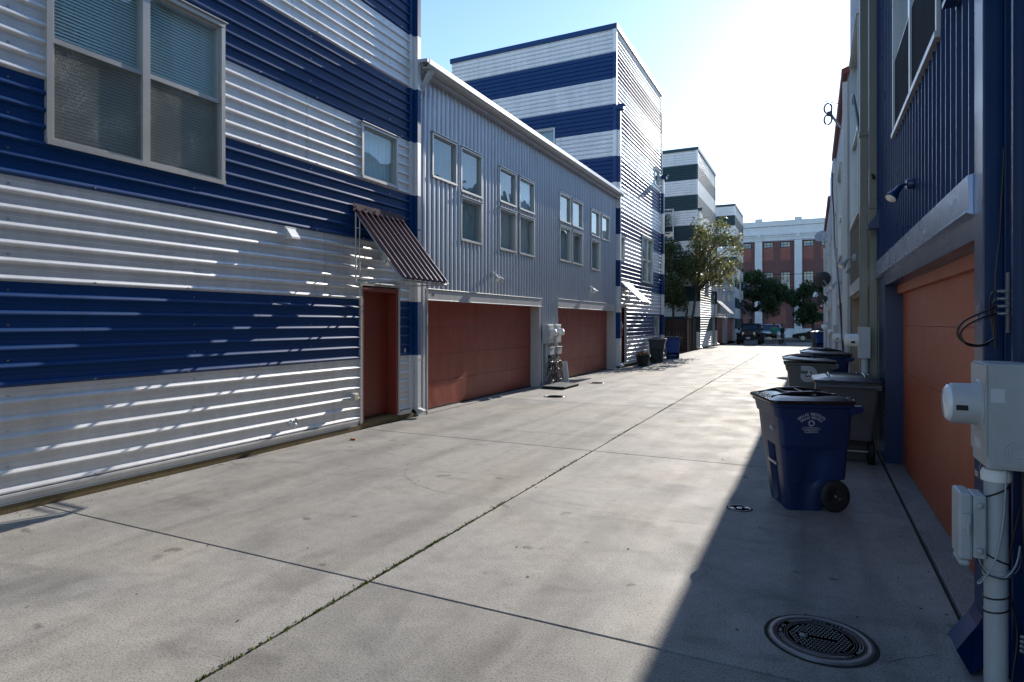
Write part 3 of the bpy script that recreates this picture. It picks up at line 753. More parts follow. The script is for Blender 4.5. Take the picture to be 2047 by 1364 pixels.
b3 = tower('tall blue and silver striped tower house beyond the silver garages', 22.5, 30.2, 12.95, SB,
           [(26.35, 28.35, 3.50, 5.52), (22.78, 23.62, 4.14, 5.08), (28.68, 29.75, 8.2, 9.0), (28.7, 29.6, 1.18, 2.05)], door=(22.86, 23.9, 0, 2.36),
           swin=((3.3, 4.75, 8.35, 9.4),), spouts=((22.53, .2, 9.75), (30.02, .2, 8.7)))
awning(FL, 22.9, 24.3, 3.30, 2.50, .85, 'small white ribbed awning over the door of the blue striped tower', 'whiteawn')
flood_lamp(FL, 23.35, 2.75, 'twin flood lamp under the small white awning of the blue striped tower', 2)
b4 = tower('tall dark green and silver striped tower house beyond the wooden fence', 40.7, 48.6, 12.98, SG,
           [(43.9, 45.2, 3.7, 5.4)], capm='green', door=(47.3, 48.2, 0, 2.3), depth=7.6, spouts=((40.72, .2, 8.9), (48.42, .2, 8.6)))
b4b = garage_house('distant blue-grey ribbed garage house between the two green striped towers', 48.75, simple=True)
awning(FL, 48.8, 51.6, 3.4, 2.42, 1.0, 'pale ribbed awning on the first green striped tower beside the jeep', 'whiteawn')
b5 = tower('farthest green and silver striped tower house near the street', 61.75, 69.0, 12.98, SG, [(65.6, 67.0, 3.8, 6.2)], capm='green', depth=7.4, spouts=((61.8, .2, 9.0),))
awning(FL, 66.4, 69.0, 3.4, 2.2, 1.1, 'dark red awning on the farthest green striped tower', 'maroon')
# balcony frame on the south side of B4
bf = thing('balcony_screen', 'white framed balcony screen with plants on the green striped tower', 'balcony', (-8.6, 40.3, 5))
mb = MB()
for x in (-9.75, -8.15): mb.box((x, 40.3, 5.9), (x + .07, 40.4, 9.1))
mb.box((-9.68, 40.3, 7.55), (-8.151, 40.4, 7.63)); mb.box((-9.68, 40.3, 9.03), (-8.151, 40.4, 9.1)); mb.box((-9.9, 40.28, 5.82), (-6.9, 40.42, 5.899))
mb.build('frame', M['trim'], bf)
mb = MB(); mb.quad((-9.68, 40.36, 5.9), (-8.15, 40.36, 5.9), (-8.15, 40.36, 7.55), (-9.68, 40.36, 7.55)); mb.build('glass_panel', M['wavy_glass'], bf)
# ================================================================ right side
def FRt(x): return Fr((x, 0, 0), (0, 1, 0), (-1, 0, 0))
F1 = FRt(.80)
NV = [M['navy']]
r1 = thing('navy_townhouse', 'dark blue ribbed metal house at the right edge with an orange-brown garage door', 'house', (.85, 6.5, 0))
WR = (5.0, 7.58, 3.68, 5.7)
GR = (4.06, 9.63, -1, 2.45)
siding('siding', F1, 4.06, 9.62, 0, 8.95, [WR, GR], 'v', None, NV, r1, screws=1, phase=4.1)
mb = MB(); mb.box((1.35, -3, -.05), (9, 9.55, 8.9)); mb.build('inner_wall', M['dark'], r1)
mb = MB(); mb.box((.76, -3, 8.95), (9, 9.65, 9.05)); mb.build('roof', M['navy'], r1)
# far pier between garage opening and the house end
mb = MB(); F1.box(mb, 8.87, 9.62, .0, 2.319, -.5, -.001); mb.build('garage_pier', M['navy'], r1)
# lintel: sloped pressed-metal hood
mb = MB()
lp = [(-.2, 2.33), (.015, 2.33), (.055, 2.345), (.055, 2.36), (.04, 2.365), (.05, 2.545), (.0, 2.56), (-.2, 2.56)]
mb.loft([[F1(4.07, z, d) for d, z in lp], [F1(9.56, z, d) for d, z in lp]])
mb.build('lintel', mat('brushed_blue_flashing', (.34, .42, .62), .28, .8, .5, bump=(1.5, .18, .03)), r1)
mb = MB(); F1.box(mb, 4.06, 8.87, 2.2, 2.329, -.2, .012); mb.build('soffit', M['navy'], r1)
mb = MB(); hh = 2.26 / 4
for k in range(4): F1.box(mb, 4.0, 8.868, .02 + k * hh, .02 + (k + 1) * hh - .003, -.24, -.19)
mb.build('garage_door', M['door_orange'], r1, bevel=.002)
mb = MB(); F1.box(mb, 4.06, 8.868, 2.10, 2.199, -.19, -.13); mb.build('door_head_trim', M['door_orange'], r1)
mb = MB(); F1.box(mb, 4.02, 4.10, .01, 2.2, -.21, -.06); mb.build('door_stop', M['navy'], r1)
# near return: blue box column, then the wall running behind the camera
mb = MB(); F1.box(mb, 3.87, 4.06, .25, 8.94, -.066, .022); ds = mb.build('downspout', M['navy'], r1, bevel=.006)
mb = MB()
a = [F1(3.87, .25, -.066), F1(4.06, .25, -.066), F1(4.06, .25, .022), F1(3.87, .25, .022)]
b = [F1(3.86, .10, -.066), F1(4.05, .10, -.066), F1(4.05, .20, .05), F1(3.86, .20, .05)]
c = [F1(3.72, .01, .10), F1(3.92, .01, .10), F1(3.92, .12, .16), F1(3.72, .12, .16)]
mb.loft([a, b, c]); mb.build('downspout_elbow', M['navy'], r1)
F0 = FRt(.868)
siding('siding', F0, -3, 3.862, 0, 8.94, [], 'v', None, NV, r1, phase=.02, d=-.03)
mb = MB(); F0.box(mb, 3.862, 4.2, 0, 8.94, -.3, -.002); mb.build('corner_trim', M['navy'], r1)
mb = MB(); F0.box(mb, 3.60, 3.63, .0, 8.94, .0, .03); F0.box(mb, 3.76, 3.79, 0, 8.94, 0, .02); mb.build('trim_strip', M['navy'], r1)
# tall window with dark screens
o = window(F1, *WR, r1, vm=(6.36,), w=.045, hm=(4.5,), gl='glass', slats=False, back='dark', out=.05, label='tall two-light window with dark sun screens')
mb = MB()
for a_, b_ in ((5.05, 6.31), (6.41, 7.53)): mb.add([F1(a_, 3.73, .03), F1(b_, 3.73, .03), F1(b_, 4.48, .03), F1(a_, 4.48, .03)], [(0, 1, 2, 3)])
mb.build('sun_screen', mat('black_sun_screen', (.010, .014, .022), .85, 0, .12), o)
flood_lamp(F1, 6.2, 2.93, 'single flood lamp above the orange-brown garage door of the dark blue house', 1, aim=-1, sc=.85, m='navy')
vent_hood(F1, 9.3, 3.08, .2, .22, .16, 'navy', 'dark blue vent hood at the far end of the dark blue wall')
vent_hood(F1, 4.4, 3.72, .16, .16, .10, 'navy', 'dark blue vent hood high on the wall near the right edge column')

# electric meter at the right edge
em = thing('electric_meter', 'big grey electric meter box at the right edge with its round meter facing the alley', 'electric meter', (.775, 3.5, 0))
mb = MB(); mb.box((.69, 3.35, 1.105), (.865, 3.63, 1.568)); ho = mb.build('enclosure', M['meter'], em, bevel=.006)
mb = MB(); mb.box((.705, 3.343, 1.12), (.86, 3.349, 1.553)); 
for x, z in ((.72, 1.13), (.80, 1.13), (.85, 1.13), (.72, 1.545), (.80, 1.545), (.712, 1.50), (.712, 1.17)): mb.lathe([(.005, 0), (.004, .003)], (x, 3.343, z), (0, -1, 0), 8)
mb.build('side_cover', M['meter'], ho, bevel=.003)
mb = MB()
for r in (.026, .038, .05):
    mb = MB(); mb.lathe([(r, 0), (r, .0025), (r - .003, .0025), (r - .003, 0)], (.795, 3.343, 1.185), (0, -1, 0), 28, cap=False); mb.build('knockout', M['pvc'], ho)
mb = MB(); mb.box((.682, 3.345, 1.16), (.689, 3.625, 1.56)); mb.lathe([(.118, -.012), (.118, .0), (.108, .008)], (.685, 3.49, 1.375), (-1, 0, 0), 32); mb.build('front_cover', M['meter'], ho)
mt = MB(); mt.lathe([(.098, .0), (.094, .02), (.093, .098), (.088, .106)], (.68, 3.49, 1.375), (-1, 0, 0), 36); mtr = mt.build('meter', M['pvc'], em)
mb = MB(); mb.lathe([(.084, .10), (.086, .114), (.07, .126), (.0, .13)], (.68, 3.49, 1.375), (-1, 0, 0), 36); mb.build('glass_dome', M['lens'], mtr)
mb = MB(); mb.add([(.64 - k * .001, 3.3968 + 0.0, z) for k, z in ((0, 1.36), (0, 1.385))] + [(.60, 3.3968, 1.385), (.60, 3.3968, 1.36)], [(0, 1, 2, 3)])
mb.v = []; mb.f = []; mb.m = []; mb.sm = []
mb.box((.585, 3.396, 1.352), (.63, 3.405, 1.376)); mb.build('port', M['black'], mtr)
mb = MB(); mb.box((.6815, 3.43, 1.175), (.6818, 3.55, 1.22)); mb.build('warning_label', M['print'], ho)
mb = MB(); mb.box((.70, 3.3425, 1.40), (.75, 3.3428, 1.46)); mb.build('rating_plate', M['print'], ho)
# hanging seal tag
mb = MB(); mb.tube([(.70, 3.52, 1.10), (.695, 3.53, 1.06)], .0015, 5); mb.box((.683, 3.50, 1.035), (.687, 3.55, 1.06)); mb.box((.688, 3.515, 1.03), (.692, 3.55, 1.055), 1)
mb.build('seal_tag', [M['steel'], M['door_red']], em)
# conduit
cd = MB(); cd.tube([(.735, 3.42, 0), (.735, 3.42, 1.10)], .0445, 24)
for z in (.62,): cd.lathe([(.05, 0), (.05, .03)], (.735, 3.42, z), 'Z', 24)
cdo = cd.build('conduit', M['pvc'], em)
mb = MB(); mb.lathe([(.056, 0), (.058, .03), (.05, .05)], (.735, 3.42, 1.045), 'Z', 20); mb.build('coupling', M['white'], cdo)
for z, tilt in ((1.0, .03), (.70, -.02), (.53, .01), (.47, .012)):
    mb = MB(); mb.tube([(.735 + .0475 * math.cos(t), 3.42 + .0475 * math.sin(t), z + tilt * math.cos(t)) for t in [k * PI / 12 for k in range(25)]], .004, 5); mb.build('strap', M['black'], cdo)
# telephone box on the conduit
tb = thing('phone_box', 'grey telephone junction box strapped to the conduit below the right-edge meter', 'junction box', (.64, 3.42, .85))
mb = MB(); mb.box((.64, 3.36, .70), (.69, 3.50, .98)); bo = mb.build('back_case', M['meter'], tb, bevel=.008)
mb = MB(); mb.box((.585, 3.352, .69), (.639, 3.508, .99)); mb.box((.588, 3.36, .66), (.632, 3.50, .689)); mb.build('lid', M['pvc'], tb, bevel=.012)
mb = MB(); mb.box((.60, 3.338, .83), (.63, 3.351, .90)); mb.box((.612, 3.330, .81), (.624, 3.337, .86)); mb.build('latch', M['pvc'], tb, bevel=.003)
for z in (.74, .94):
    mb = MB(); mb.lathe([(.012, 0), (.012, .02), (.006, .022)], (.662, 3.359, z), (0, -1, 0), 12); mb.build('knob', M['pvc'], tb)
# loose cables
def cable(pts, r, m, label, seg=10, group=None):
    P = [Vector(p) for p in pts]; out = []
    for i in range(len(P) - 1):
        p0, p1, p2, p3 = P[max(i - 1, 0)], P[i], P[i + 1], P[min(i + 2, len(P) - 1)]
        for k in range(seg):
            t = k / seg; out.append(.5 * ((2 * p1) + (-p0 + p2) * t + (2 * p0 - 5 * p1 + 4 * p2 - p3) * t * t + (-p0 + 3 * p1 - 3 * p2 + p3) * t ** 3))
    out.append(P[-1]); mb = MB(); mb.tube(out, r, 6); o = mb.build('cable', M[m])
    return tag(o, label, 'cable', group)
cb = thing('cable_splitter', 'column of four metal coaxial connectors with looping black cables above the right-edge meter', 'cable splitter', (.83, 3.72, 1.8))
mb = MB(); mb.box((.838, 3.70, 1.70), (.848, 3.72, 1.99)); mb.build('bracket', M['steel'], cb)
for k in range(4):
    z = 1.90 - k * .036
    mb = MB(); mb.tube([(.80, 3.70, z), (.845, 3.70, z)], .006, 8)
    for x in (.80, .815, .825, .838): mb.tube([(x, 3.70, z), (x + .006, 3.70, z)], .0095, 8)
    mb.build('connector', M['steel'], cb)
def spl(pts, seg=10):
    P = [Vector(p) for p in pts]; out = []
    for i in range(len(P) - 1):
        p0, p1, p2, p3 = P[max(i - 1, 0)], P[i], P[i + 1], P[min(i + 2, len(P) - 1)]
        for k in range(seg):
            t = k / seg; out.append(.5 * ((2 * p1) + (-p0 + p2) * t + (2 * p0 - 5 * p1 + 4 * p2 - p3) * t * t + (-p0 + 3 * p1 - 3 * p2 + p3) * t ** 3))
    out.append(P[-1]); return out
for pts in ([(.80, 3.70, 1.828), (.74, 3.68, 1.80), (.66, 3.66, 1.755), (.635, 3.66, 1.70), (.66, 3.66, 1.655), (.73, 3.68, 1.64), (.79, 3.72, 1.67), (.80, 3.72, 1.70)],
            [(.80, 3.70, 1.792), (.74, 3.67, 1.775), (.67, 3.65, 1.735), (.645, 3.65, 1.69), (.67, 3.65, 1.645), (.72, 3.67, 1.635), (.77, 3.71, 1.645)],
            [(.80, 3.70, 1.90), (.775, 3.70, 1.88), (.775, 3.71, 1.8), (.79, 3.71, 1.7), (.795, 3.71, 1.64)],
            [(.80, 3.70, 1.864), (.782, 3.70, 1.84), (.785, 3.71, 1.78), (.80, 3.71, 1.68), (.80, 3.72, 1.62)],
            [(.85, 3.70, 1.90), (.868, 3.70, 1.86), (.872, 3.69, 1.75), (.872, 3.66, 1.6)], [(.85, 3.70, 1.828), (.862, 3.70, 1.80), (.868, 3.69, 1.7), (.87, 3.66, 1.6)],
            [(.835, 3.74, 2.6), (.82, 3.74, 2.2), (.80, 3.73, 1.95), (.80, 3.73, 1.7)]):
    mb = MB(); mb.tube(spl(pts), .0048, 6); mb.build('coaxial_cable', M['cable'], cb)
cable([(.76, 3.37, 1.10), (.755, 3.365, .98), (.745, 3.36, .86), (.72, 3.35, .72), (.67, 3.33, .62), (.655, 3.35, .60), (.70, 3.40, .63)], .0035, 'pvc', 'thin grey cable hanging down the conduit at the right edge')
cable([(.67, 3.40, .69), (.68, 3.37, .65), (.74, 3.35, .63), (.80, 3.40, .68), (.84, 3.5, .74)], .004, 'pvc', 'pale blue-grey cable looping across the right-edge conduit')
cable([(.66, 3.40, .69), (.69, 3.36, .64), (.76, 3.35, .635), (.82, 3.42, .67), (.845, 3.5, .73)], .0035, 'lid_grey', 'dark grey cable looping across the right-edge conduit')
cable([(.862, 3.55, 1.1), (.855, 3.50, .8), (.862, 3.46, .5), (.85, 3.42, .25), (.865, 3.38, .1)], .006, 'cable', 'black cable running down the dark blue wall behind the conduit')
cable([(.86, 3.58, .9), (.80, 3.52, .6), (.83, 3.5, .35), (.80, 3.45, .12), (.84, 3.4, .05), (.86, 3.42, .3)], .005, 'cable', 'loose black cable coiled behind the conduit at the right edge')
mb = MB()
for k in range(4): mb.tube([(.838, 3.48 + .002 * k, .34 - k * .022), (.862, 3.46, .345 - k * .022)], .008, 8)
tag(mb.build('cable_connector', M['steel']), 'cluster of steel cable connectors low behind the right-edge conduit', 'connector')

# ---------------------------------------------------------------- R2.. houses along the right
def right_house(label, y0, y1, x, h, m, garage=None, wins=(), eave=None, lower=None, post=None, name='metal_townhouse', jm='tanwall', lm='trim', axis='v', gdoor='door_orange'):
    fr = FRt(x); b = thing(name, label, 'house', (x, (y0 + y1) / 2, 0))
    ops = list(wins) + ([garage] if garage else [])
    siding('siding', fr, y0, y1, 0 if not lower else lower, h, ops, axis, None, [M[m]], b, phase=y0 + .05, d=.028)
    if lower: siding('lower_siding', fr, y0, y1, 0, lower - .002, ops, axis, None, [M['olive']], b, phase=y0 + .05, d=.028)
    mb = MB(); mb.box((x + .75, y0 + .03, -.3), (x + 7, y1 - .03, h - .05)); mb.build('inner_wall', M['dark'], b)
    mb = MB(); mb.box((x, y0 + .001, 0), (x + 7, y0 + .03, h)); mb.box((x, y1 - .03, 0), (x + 7, y1 - .001, h)); mb.build('end_wall', M[m], b)
    if garage:
        a, c, z0, z1 = garage
        mb = MB(); fr.box(mb, a + .06, c - .06, .0, z1, -.6, -.56); mb.build('garage_door', M[gdoor], b)
        mb = MB(); fr.box(mb, a, a + .059, 0, z1, -.56, -.001); fr.box(mb, c - .059, c, 0, z1, -.56, -.001); fr.box(mb, a + .06, c - .06, z1 - .03, z1, -.55, -.001); mb.build('garage_jamb', M[jm], b)
        mb = MB(); mb.loft([[fr(s_, z, d) for d, z in [(-.02, z1), (.10, z1 + .0), (.10, z1 + .03), (.055, z1 + .05), (.06, z1 + .26), (-.02, z1 + .3)]] for s_ in (a - .1, c + .1)]); mb.build('lintel', M[lm], b)
    for w in wins: window(fr, *w, b, w=.045, gl='wavy_glass', slats=False, back='curtain', hm=((w[2] + w[3]) / 2,), out=.06)
    if eave:
        z, out, em_ = eave
        mb = MB(); mb.loft([[fr(s_, zz, d) for d, zz in [(-1, z + .55), (out, z + .12), (out, z - .06), (out - .06, z - .06), (out - .06, z + .02), (-.02, z + .02)]] for s_ in (y0 - .05, y1 + .05)])
        mb.build('eave', M[em_], b)
    return b, fr
r2, F2 = right_house('tall olive and pale blue-grey metal house just beyond the dark blue one', 9.72, 16.3, .80, 9.6, 'palewall', garage=(10.95, 15.8, 0, 2.3),
                     wins=((12.9, 15.5, 3.74, 7.4),), lower=4.75)
mb = MB(); F2.box(mb, 9.66, 9.78, .15, 9.5, .012, .11); F2.box(mb, 9.64, 9.79, 3.3, 3.34, .0, .118); mb.build('downspout', M['olive'], r2, bevel=.005)
mb = MB(); F2.box(mb, 9.68, 9.80, .15, 9.5, .125, .22); F2.box(mb, 9.66, 9.82, 4.3, 4.36, .12, .23); mb.build('downspout', M['olive'], r2, bevel=.005)
flood_lamp(F2, 14.1, 3.05, 'single flood lamp above the garage of the olive metal house', 1, aim=-1, sc=1.25)
vent_hood(F2, 15.95, 2.95, .18, .14, .12, 'olive', 'small olive vent hood beside the flood lamp of the olive metal house')
r3, F3 = right_house('white metal house with red eave behind the olive house', 16.35, 24.6, .76, 7.6, 'palewall', garage=(17.4, 22.1, 0, 2.25),
                     wins=((19.4, 21.8, 3.6, 6.2), (23.0, 23.8, 4.2, 5.4)), eave=(7.55, .16, 'red_eave'), jm='palewall')
mb = MB(); F3.box(mb, 16.4, 16.52, .15, 7.4, .03, .13); mb.build('downspout', M['white'], r3)
mb = MB(); F3.box(mb, 24.3, 24.42, .15, 7.4, .03, .15); mb.build('downspout', M['white'], r3)
r4, F4 = right_house('grey flat-roofed metal house beyond the white one on the right', 24.75, 31.0, .72, 8.15, 'bsilver', garage=(25.6, 29.5, 0, 2.3), wins=((26, 27, 3.6, 5.0), (28.4, 29.4, 3.6, 5.0)), jm='palewall')
r5, F5 = right_house('farthest right-hand metal house with a red eave', 31.15, 45.0, .74, 7.35, 'palewall', garage=(32, 37, 0, 2.3), wins=((33, 34, 3.6, 5.0), (36, 37, 3.6, 5.0)), eave=(7.3, .15, 'red_eave'), jm='palewall')
r6, F6 = right_house('dark grey house by the street corner on the right', 45.2, 56.0, .85, 6.9, 'green', jm='palewall')
mb = MB(); F6.box(mb, 47.0, 47.12, 0, 6.8, .03, .2); mb.build('downspout', M['white'], r6)
flood_lamp(F3, 19.9, 2.92, 'lamp above the garage of the white metal house with the red eave', 1, aim=-1, sc=1.25)
flood_lamp(F4, 27.0, 3.0, 'lamp on the grey flat-roofed house on the right', 1, aim=-1, sc=1.2)
flood_lamp(F5, 34.5, 2.9, 'lamp on the nearer half of the farthest right-hand metal house', 1, aim=-1, sc=1.3)
flood_lamp(F5, 40.5, 2.9, 'lamp on the far half of the farthest right-hand metal house', 1, aim=-1, sc=1.3)

def side_meter(fr, s, z, label, box=(.22, .5), head=.2, boxm='meter', group=None):
    t = thing('electric_meter', label, 'electric meter', fr(s, 0, .08), group=group)
    mb = MB(); fr.box(mb, s, s + box[0], z - box[1] / 2, z + box[1] / 2, .02, .16); mb.build('enclosure', M[boxm], t, bevel=.006)
    mb = MB(); mb.lathe([(head * .5, 0), (head * .49, .13), (head * .42, .16), (.0, .17)], fr(s + box[0] * .5, z + .03, .16), fr.D, 20); mt_ = mb.build('meter', M['white'], t)
    mb = MB(); fr.box(mb, s + box[0] * .5 - head * .5 - .004, s + box[0] * .5 - head * .3, z - .01, z + .02, .20, .25); mb.build('port', M['black'], mt_)
    mb = MB(); mb.tube([fr(s + box[0] * .5, 0, .08), fr(s + box[0] * .5, z - box[1] / 2, .08)], .042, 14); mb.build('conduit', M['pvc'], t)
    return t
side_meter(Fr((.71, 0, 0), (0, 1, 0), (-1, 0, 0)), 9.43, 1.48, 'grey electric meter box on the olive post just past the dark blue house', (.2, .42), .17)
t = thing('junction_box', 'small grey junction box low under the meter of the olive house', 'junction box', F2(9.5, .7, .1))
mb = MB(); F2.box(mb, 9.48, 9.60, .80, 1.06, .12, .26); mb.build('case', M['pvc'], t, bevel=.008)
mb = MB(); F2.box(mb, 9.47, 9.61, .79, 1.07, .261, .28); mb.build('lid', M['pvc'], t, bevel=.006)
side_meter(F3, 16.8, 1.35, 'white electric meter on the wall of the white house on the right', (.3, .55), .2)
side_meter(F3, 22.7, 1.4, 'second electric meter on the far half of the white house on the right', (.3, .55), .2)
side_meter(F4, 29.9, 1.5, 'electric meter on the grey flat-roofed house on the right', (.3, .55), .22)
side_meter(F5, 37.6, 1.5, 'electric meter on the farthest right-hand metal house', (.3, .55), .22)

def dish(loc, aim, r, label, armto, m='meter', group='satellite dishes on the right-hand houses'):
    t = thing('satellite_dish', label, 'satellite dish', armto, group=group)
    a = Vector(aim).normalized(); c = Vector(loc)
    mb = MB(); mb.lathe([(0.001, 0), (r * .4, r * .04), (r * .75, r * .14), (r, r * .26), (r * 1.01, r * .24), (r * .75, r * .11), (r * .4, .0), (.001, -r * .04)], c, a, 24); mb.build('reflector', M[m], t)
    mb = MB(); mb.tube([c - a * .02, (c + Vector(armto)) / 2 + Vector((0, 0, -.05)), armto], .02, 8); mb.build('mast', M['pvc'], t)
    mb = MB(); mb.tube([c + Vector((0, 0, -r * .9)), c + a * r * .9 + Vector((0, 0, -r * .2))], .012, 6); mb.lathe([(.03, 0), (.035, .06), (.02, .1)], c + a * r * .9 + Vector((0, 0, -r * .2)), -a, 10); mb.build('feed_arm', M['pvc'], t)
    return t
dish((.40, 35.8, 6.2), (-.3, -.8, .45), .32, 'pale satellite dish high on the right-hand houses', (.72, 35.9, 5.9))
dish((.37, 27.6, 3.45), (-.35, .9, .35), .33, 'dark satellite dish seen from behind, in the middle of the right-hand row', (.70, 27.9, 3.1), 'satin')
dish((.40, 33.2, 2.85), (-.35, .9, .35), .28, 'small dark satellite dish seen from behind, lowest on the right-hand row', (.72, 33.5, 2.5), 'satin')
# TV antenna with two loops
an = thing('tv_antenna', 'television antenna with two loop elements on the white house by the red eave', 'antenna', (.74, 17.4, 6.6))
mb = MB(); mb.tube([(.74, 17.4, 6.55), (.60, 17.4, 6.65), (.42, 17.4, 6.95)], .03, 8); mb.box((.71, 17.3, 6.4), (.74, 17.5, 6.75)); mb.build('mast', M['pvc'], an)
for dz in (.14, -.14):
    mb = MB(); mb.tube([(.34 + .085 * math.cos(k * PI / 12), 17.35, 6.98 + dz + .125 * math.sin(k * PI / 12)) for k in range(25)], .02, 8); mb.build('loop', M['satin'], an)
mb = MB(); mb.box((.32, 17.3, 6.93), (.44, 17.4, 7.03)); mb.tube([(.2, 17.3, 7.32), (.68, 17.3, 7.15)], .008, 6); mb.build('crossbar', M['satin'], an)
cable([(.62, 11.9, 5.45), (.60, 11.6, 5.5), (.62, 11.0, 5.0), (.66, 10.2, 4.2), (.74, 9.6, 3.7)], .02, 'cable', 'black cable sagging between the olive house and the dark blue house')
cable([(.62, 24.5, 7.2), (.60, 23.6, 6.2), (.62, 22.8, 5.2), (.60, 21.5, 4.2), (.60, 19.0, 3.2), (.61, 17.6, 2.4), (.62, 16.6, 1.5), (.64, 15.8, .8)], .02, 'cable', 'long black cable running down the white house to its meter')
# ================================================================ wheeled carts
def cart_loop(x0, x1, hy, z, r=.045, notch=0., nw=.11, side=0.):
    """rounded rectangle with an optional notch in the front (-x) face and shallow side panels"""
    P = []
    def arc(cx, cy, a0):
        for k in range(5):
            a = a0 + k * PI / 8; P.append(Vector((cx + r * math.cos(a), cy + r * math.sin(a), z)))
    arc(x1 - r, hy - r, 0)
    a, b = x0 + (x1 - x0) * .35, x0 + (x1 - x0) * .62
    P += [Vector((b + .03, hy, z)), Vector((b, hy - side, z)), Vector((a, hy - side, z)), Vector((a - .03, hy, z))]
    arc(x0 + r, hy - r, PI / 2)
    P += [Vector((x0, nw + .012, z)), Vector((x0 + notch, nw, z)), Vector((x0 + notch, -nw, z)), Vector((x0, -nw - .012, z))]
    arc(x0 + r, -hy + r, PI)
    P += [Vector((a - .03, -hy, z)), Vector((a, -hy + side, z)), Vector((b, -hy + side, z)), Vector((b + .03, -hy, z))]
    arc(x1 - r, -hy + r, 1.5 * PI)
    return P
def make_cart(label, body_m, lid_m, loc, rz, logo=None, sc=1.0, lid_open=0., group='wheeled carts standing in the alley', wheels_front=False):
    t = thing('wheeled_cart', label, 'wheeled cart', loc, rz, group); t.scale = (.88, 1, 1)
    k = sc
    lv = [(.0, -.255, .10, .25, .05, .0, .0), (.02, -.262, .115, .258, .05, .05, .012), (.20, -.285, .13, .268, .05, .055, .014), (.25, -.29, .17, .272, .05, .055, .014), (.285, -.295, .26, .274, .05, .055, .014), (.30, -.297, .335, .275, .05, .055, .014),
          (.50, -.322, .345, .292, .05, .055, .014), (.565, -.33, .348, .297, .05, .05, .012), (.585, -.332, .35, .30, .05, .0, .0), (.61, -.345, .358, .318, .055, .0, .0),
          (.80, -.365, .366, .332, .055, 0, 0), (.86, -.372, .370, .337, .055, 0, 0), (.875, -.395, .374, .338, .06, 0, 0), (.96, -.415, .380, .345, .06, 0, 0), (.975, -.435, .392, .362, .06, 0, 0), (1.0, -.438, .394, .364, .06, 0, 0)]
    mb = MB(); mb.loft([[p * k for p in cart_loop(x0, x1, hy, z, r, n, .11, s_)] for z, x0, x1, hy, r, n, s_ in lv], 0, True)
    bo = mb.build('body', body_m, t, world=False)
    e = bo.modifiers.new('edge', 'EDGE_SPLIT'); e.split_angle = R(28)
    # grab bar in the front slot
    mb = MB(); mb.tube([(-.312 * k, -.125 * k, .40 * k), (-.312 * k, .125 * k, .40 * k)], .014 * k, 8); mb.build('grab_bar', M['steel'], t, world=False)
    # lid
    mb = MB()
    def L_(x0, x1, hy, z, r): return [p * k for p in cart_loop(x0, x1, hy, z, r)]
    ll = [L_(-.455, .40, .378, 1.003, .06), L_(-.46, .405, .382, 1.018, .06), L_(-.455, .40, .378, 1.035, .06), L_(-.40, .34, .325, 1.05, .07)]
    mb.loft(ll, 0, True, True, False)
    # crowned top panel
    top = L_(-.40, .34, .325, 1.05, .07); c0 = [Vector((p.x * .86, p.y * .82, 1.066 * k)) for p in top]; c1 = [Vector((p.x * .5, p.y * .45, 1.075 * k)) for p in top]
    mb.loft([top, c0, c1], 0, True, False, True)
    ld = mb.build('lid', lid_m, t, world=False); e = ld.modifiers.new('edge', 'EDGE_SPLIT'); e.split_angle = R(30)
    mb = MB()
    for y in (-.20, .20): mb.tube([(-.40 * k, y * k, 1.055 * k), (-.2 * k, y * k, 1.083 * k), (.05 * k, y * k, 1.09 * k), (.28 * k, y * k, 1.065 * k)], [.006 * k, .018 * k, .018 * k, .010 * k], 8)
    mb.tube([(-.22 * k, -.2 * k, 1.085 * k), (-.22 * k, .2 * k, 1.085 * k)], .010 * k, 6)
    mb.tube([(-.05 * k, -.2 * k, 1.088 * k), (-.02 * k, .2 * k, 1.088 * k)], .009 * k, 6)
    mb.build('lid_rib', lid_m, ld, world=False)
    if lid_open:
        ld.location = Vector((.39 * k * (1 - math.cos(lid_open)), 0, 0)) ; 
        hp = Vector((.39 * k, 0, 1.0 * k)); Rm = Matrix.Rotation(lid_open, 3, 'Y'); ld.rotation_euler = (0, lid_open, 0); ld.location = hp - Rm @ hp
    # handle at the back: two arms and a bar
    mb = MB()
    for s_ in (-1, 1):
        y0, y1 = s_ * .365, s_ * .30
        mb.loft([[Vector(p) * k for p in ((.33, y0, .90), (.33, y1, .90), (.33, y1, .985), (.33, y0, .985))], [Vector(p) * k for p in ((.452, y0 * .98, .93), (.452, y1, .93), (.452, y1, .99), (.452, y0 * .98, .99))]])
    mb.tube([(.446 * k, -.35 * k, .962 * k), (.446 * k, .35 * k, .962 * k)], .019 * k, 10)
    mb.build('handle', body_m, t, world=False, bevel=.006)
    mb = MB()
    for s_ in (-.17, .17):
        mb.box(((.385) * k, (s_ - .03) * k, .965 * k), (.43 * k, (s_ + .03) * k, 1.045 * k)); mb.tube([(.445 * k, (s_ - .035) * k, 1.02 * k), (.445 * k, (s_ + .035) * k, 1.02 * k)], .012 * k, 8)
    mb.build('hinge', lid_m, t, world=False, bevel=.004)
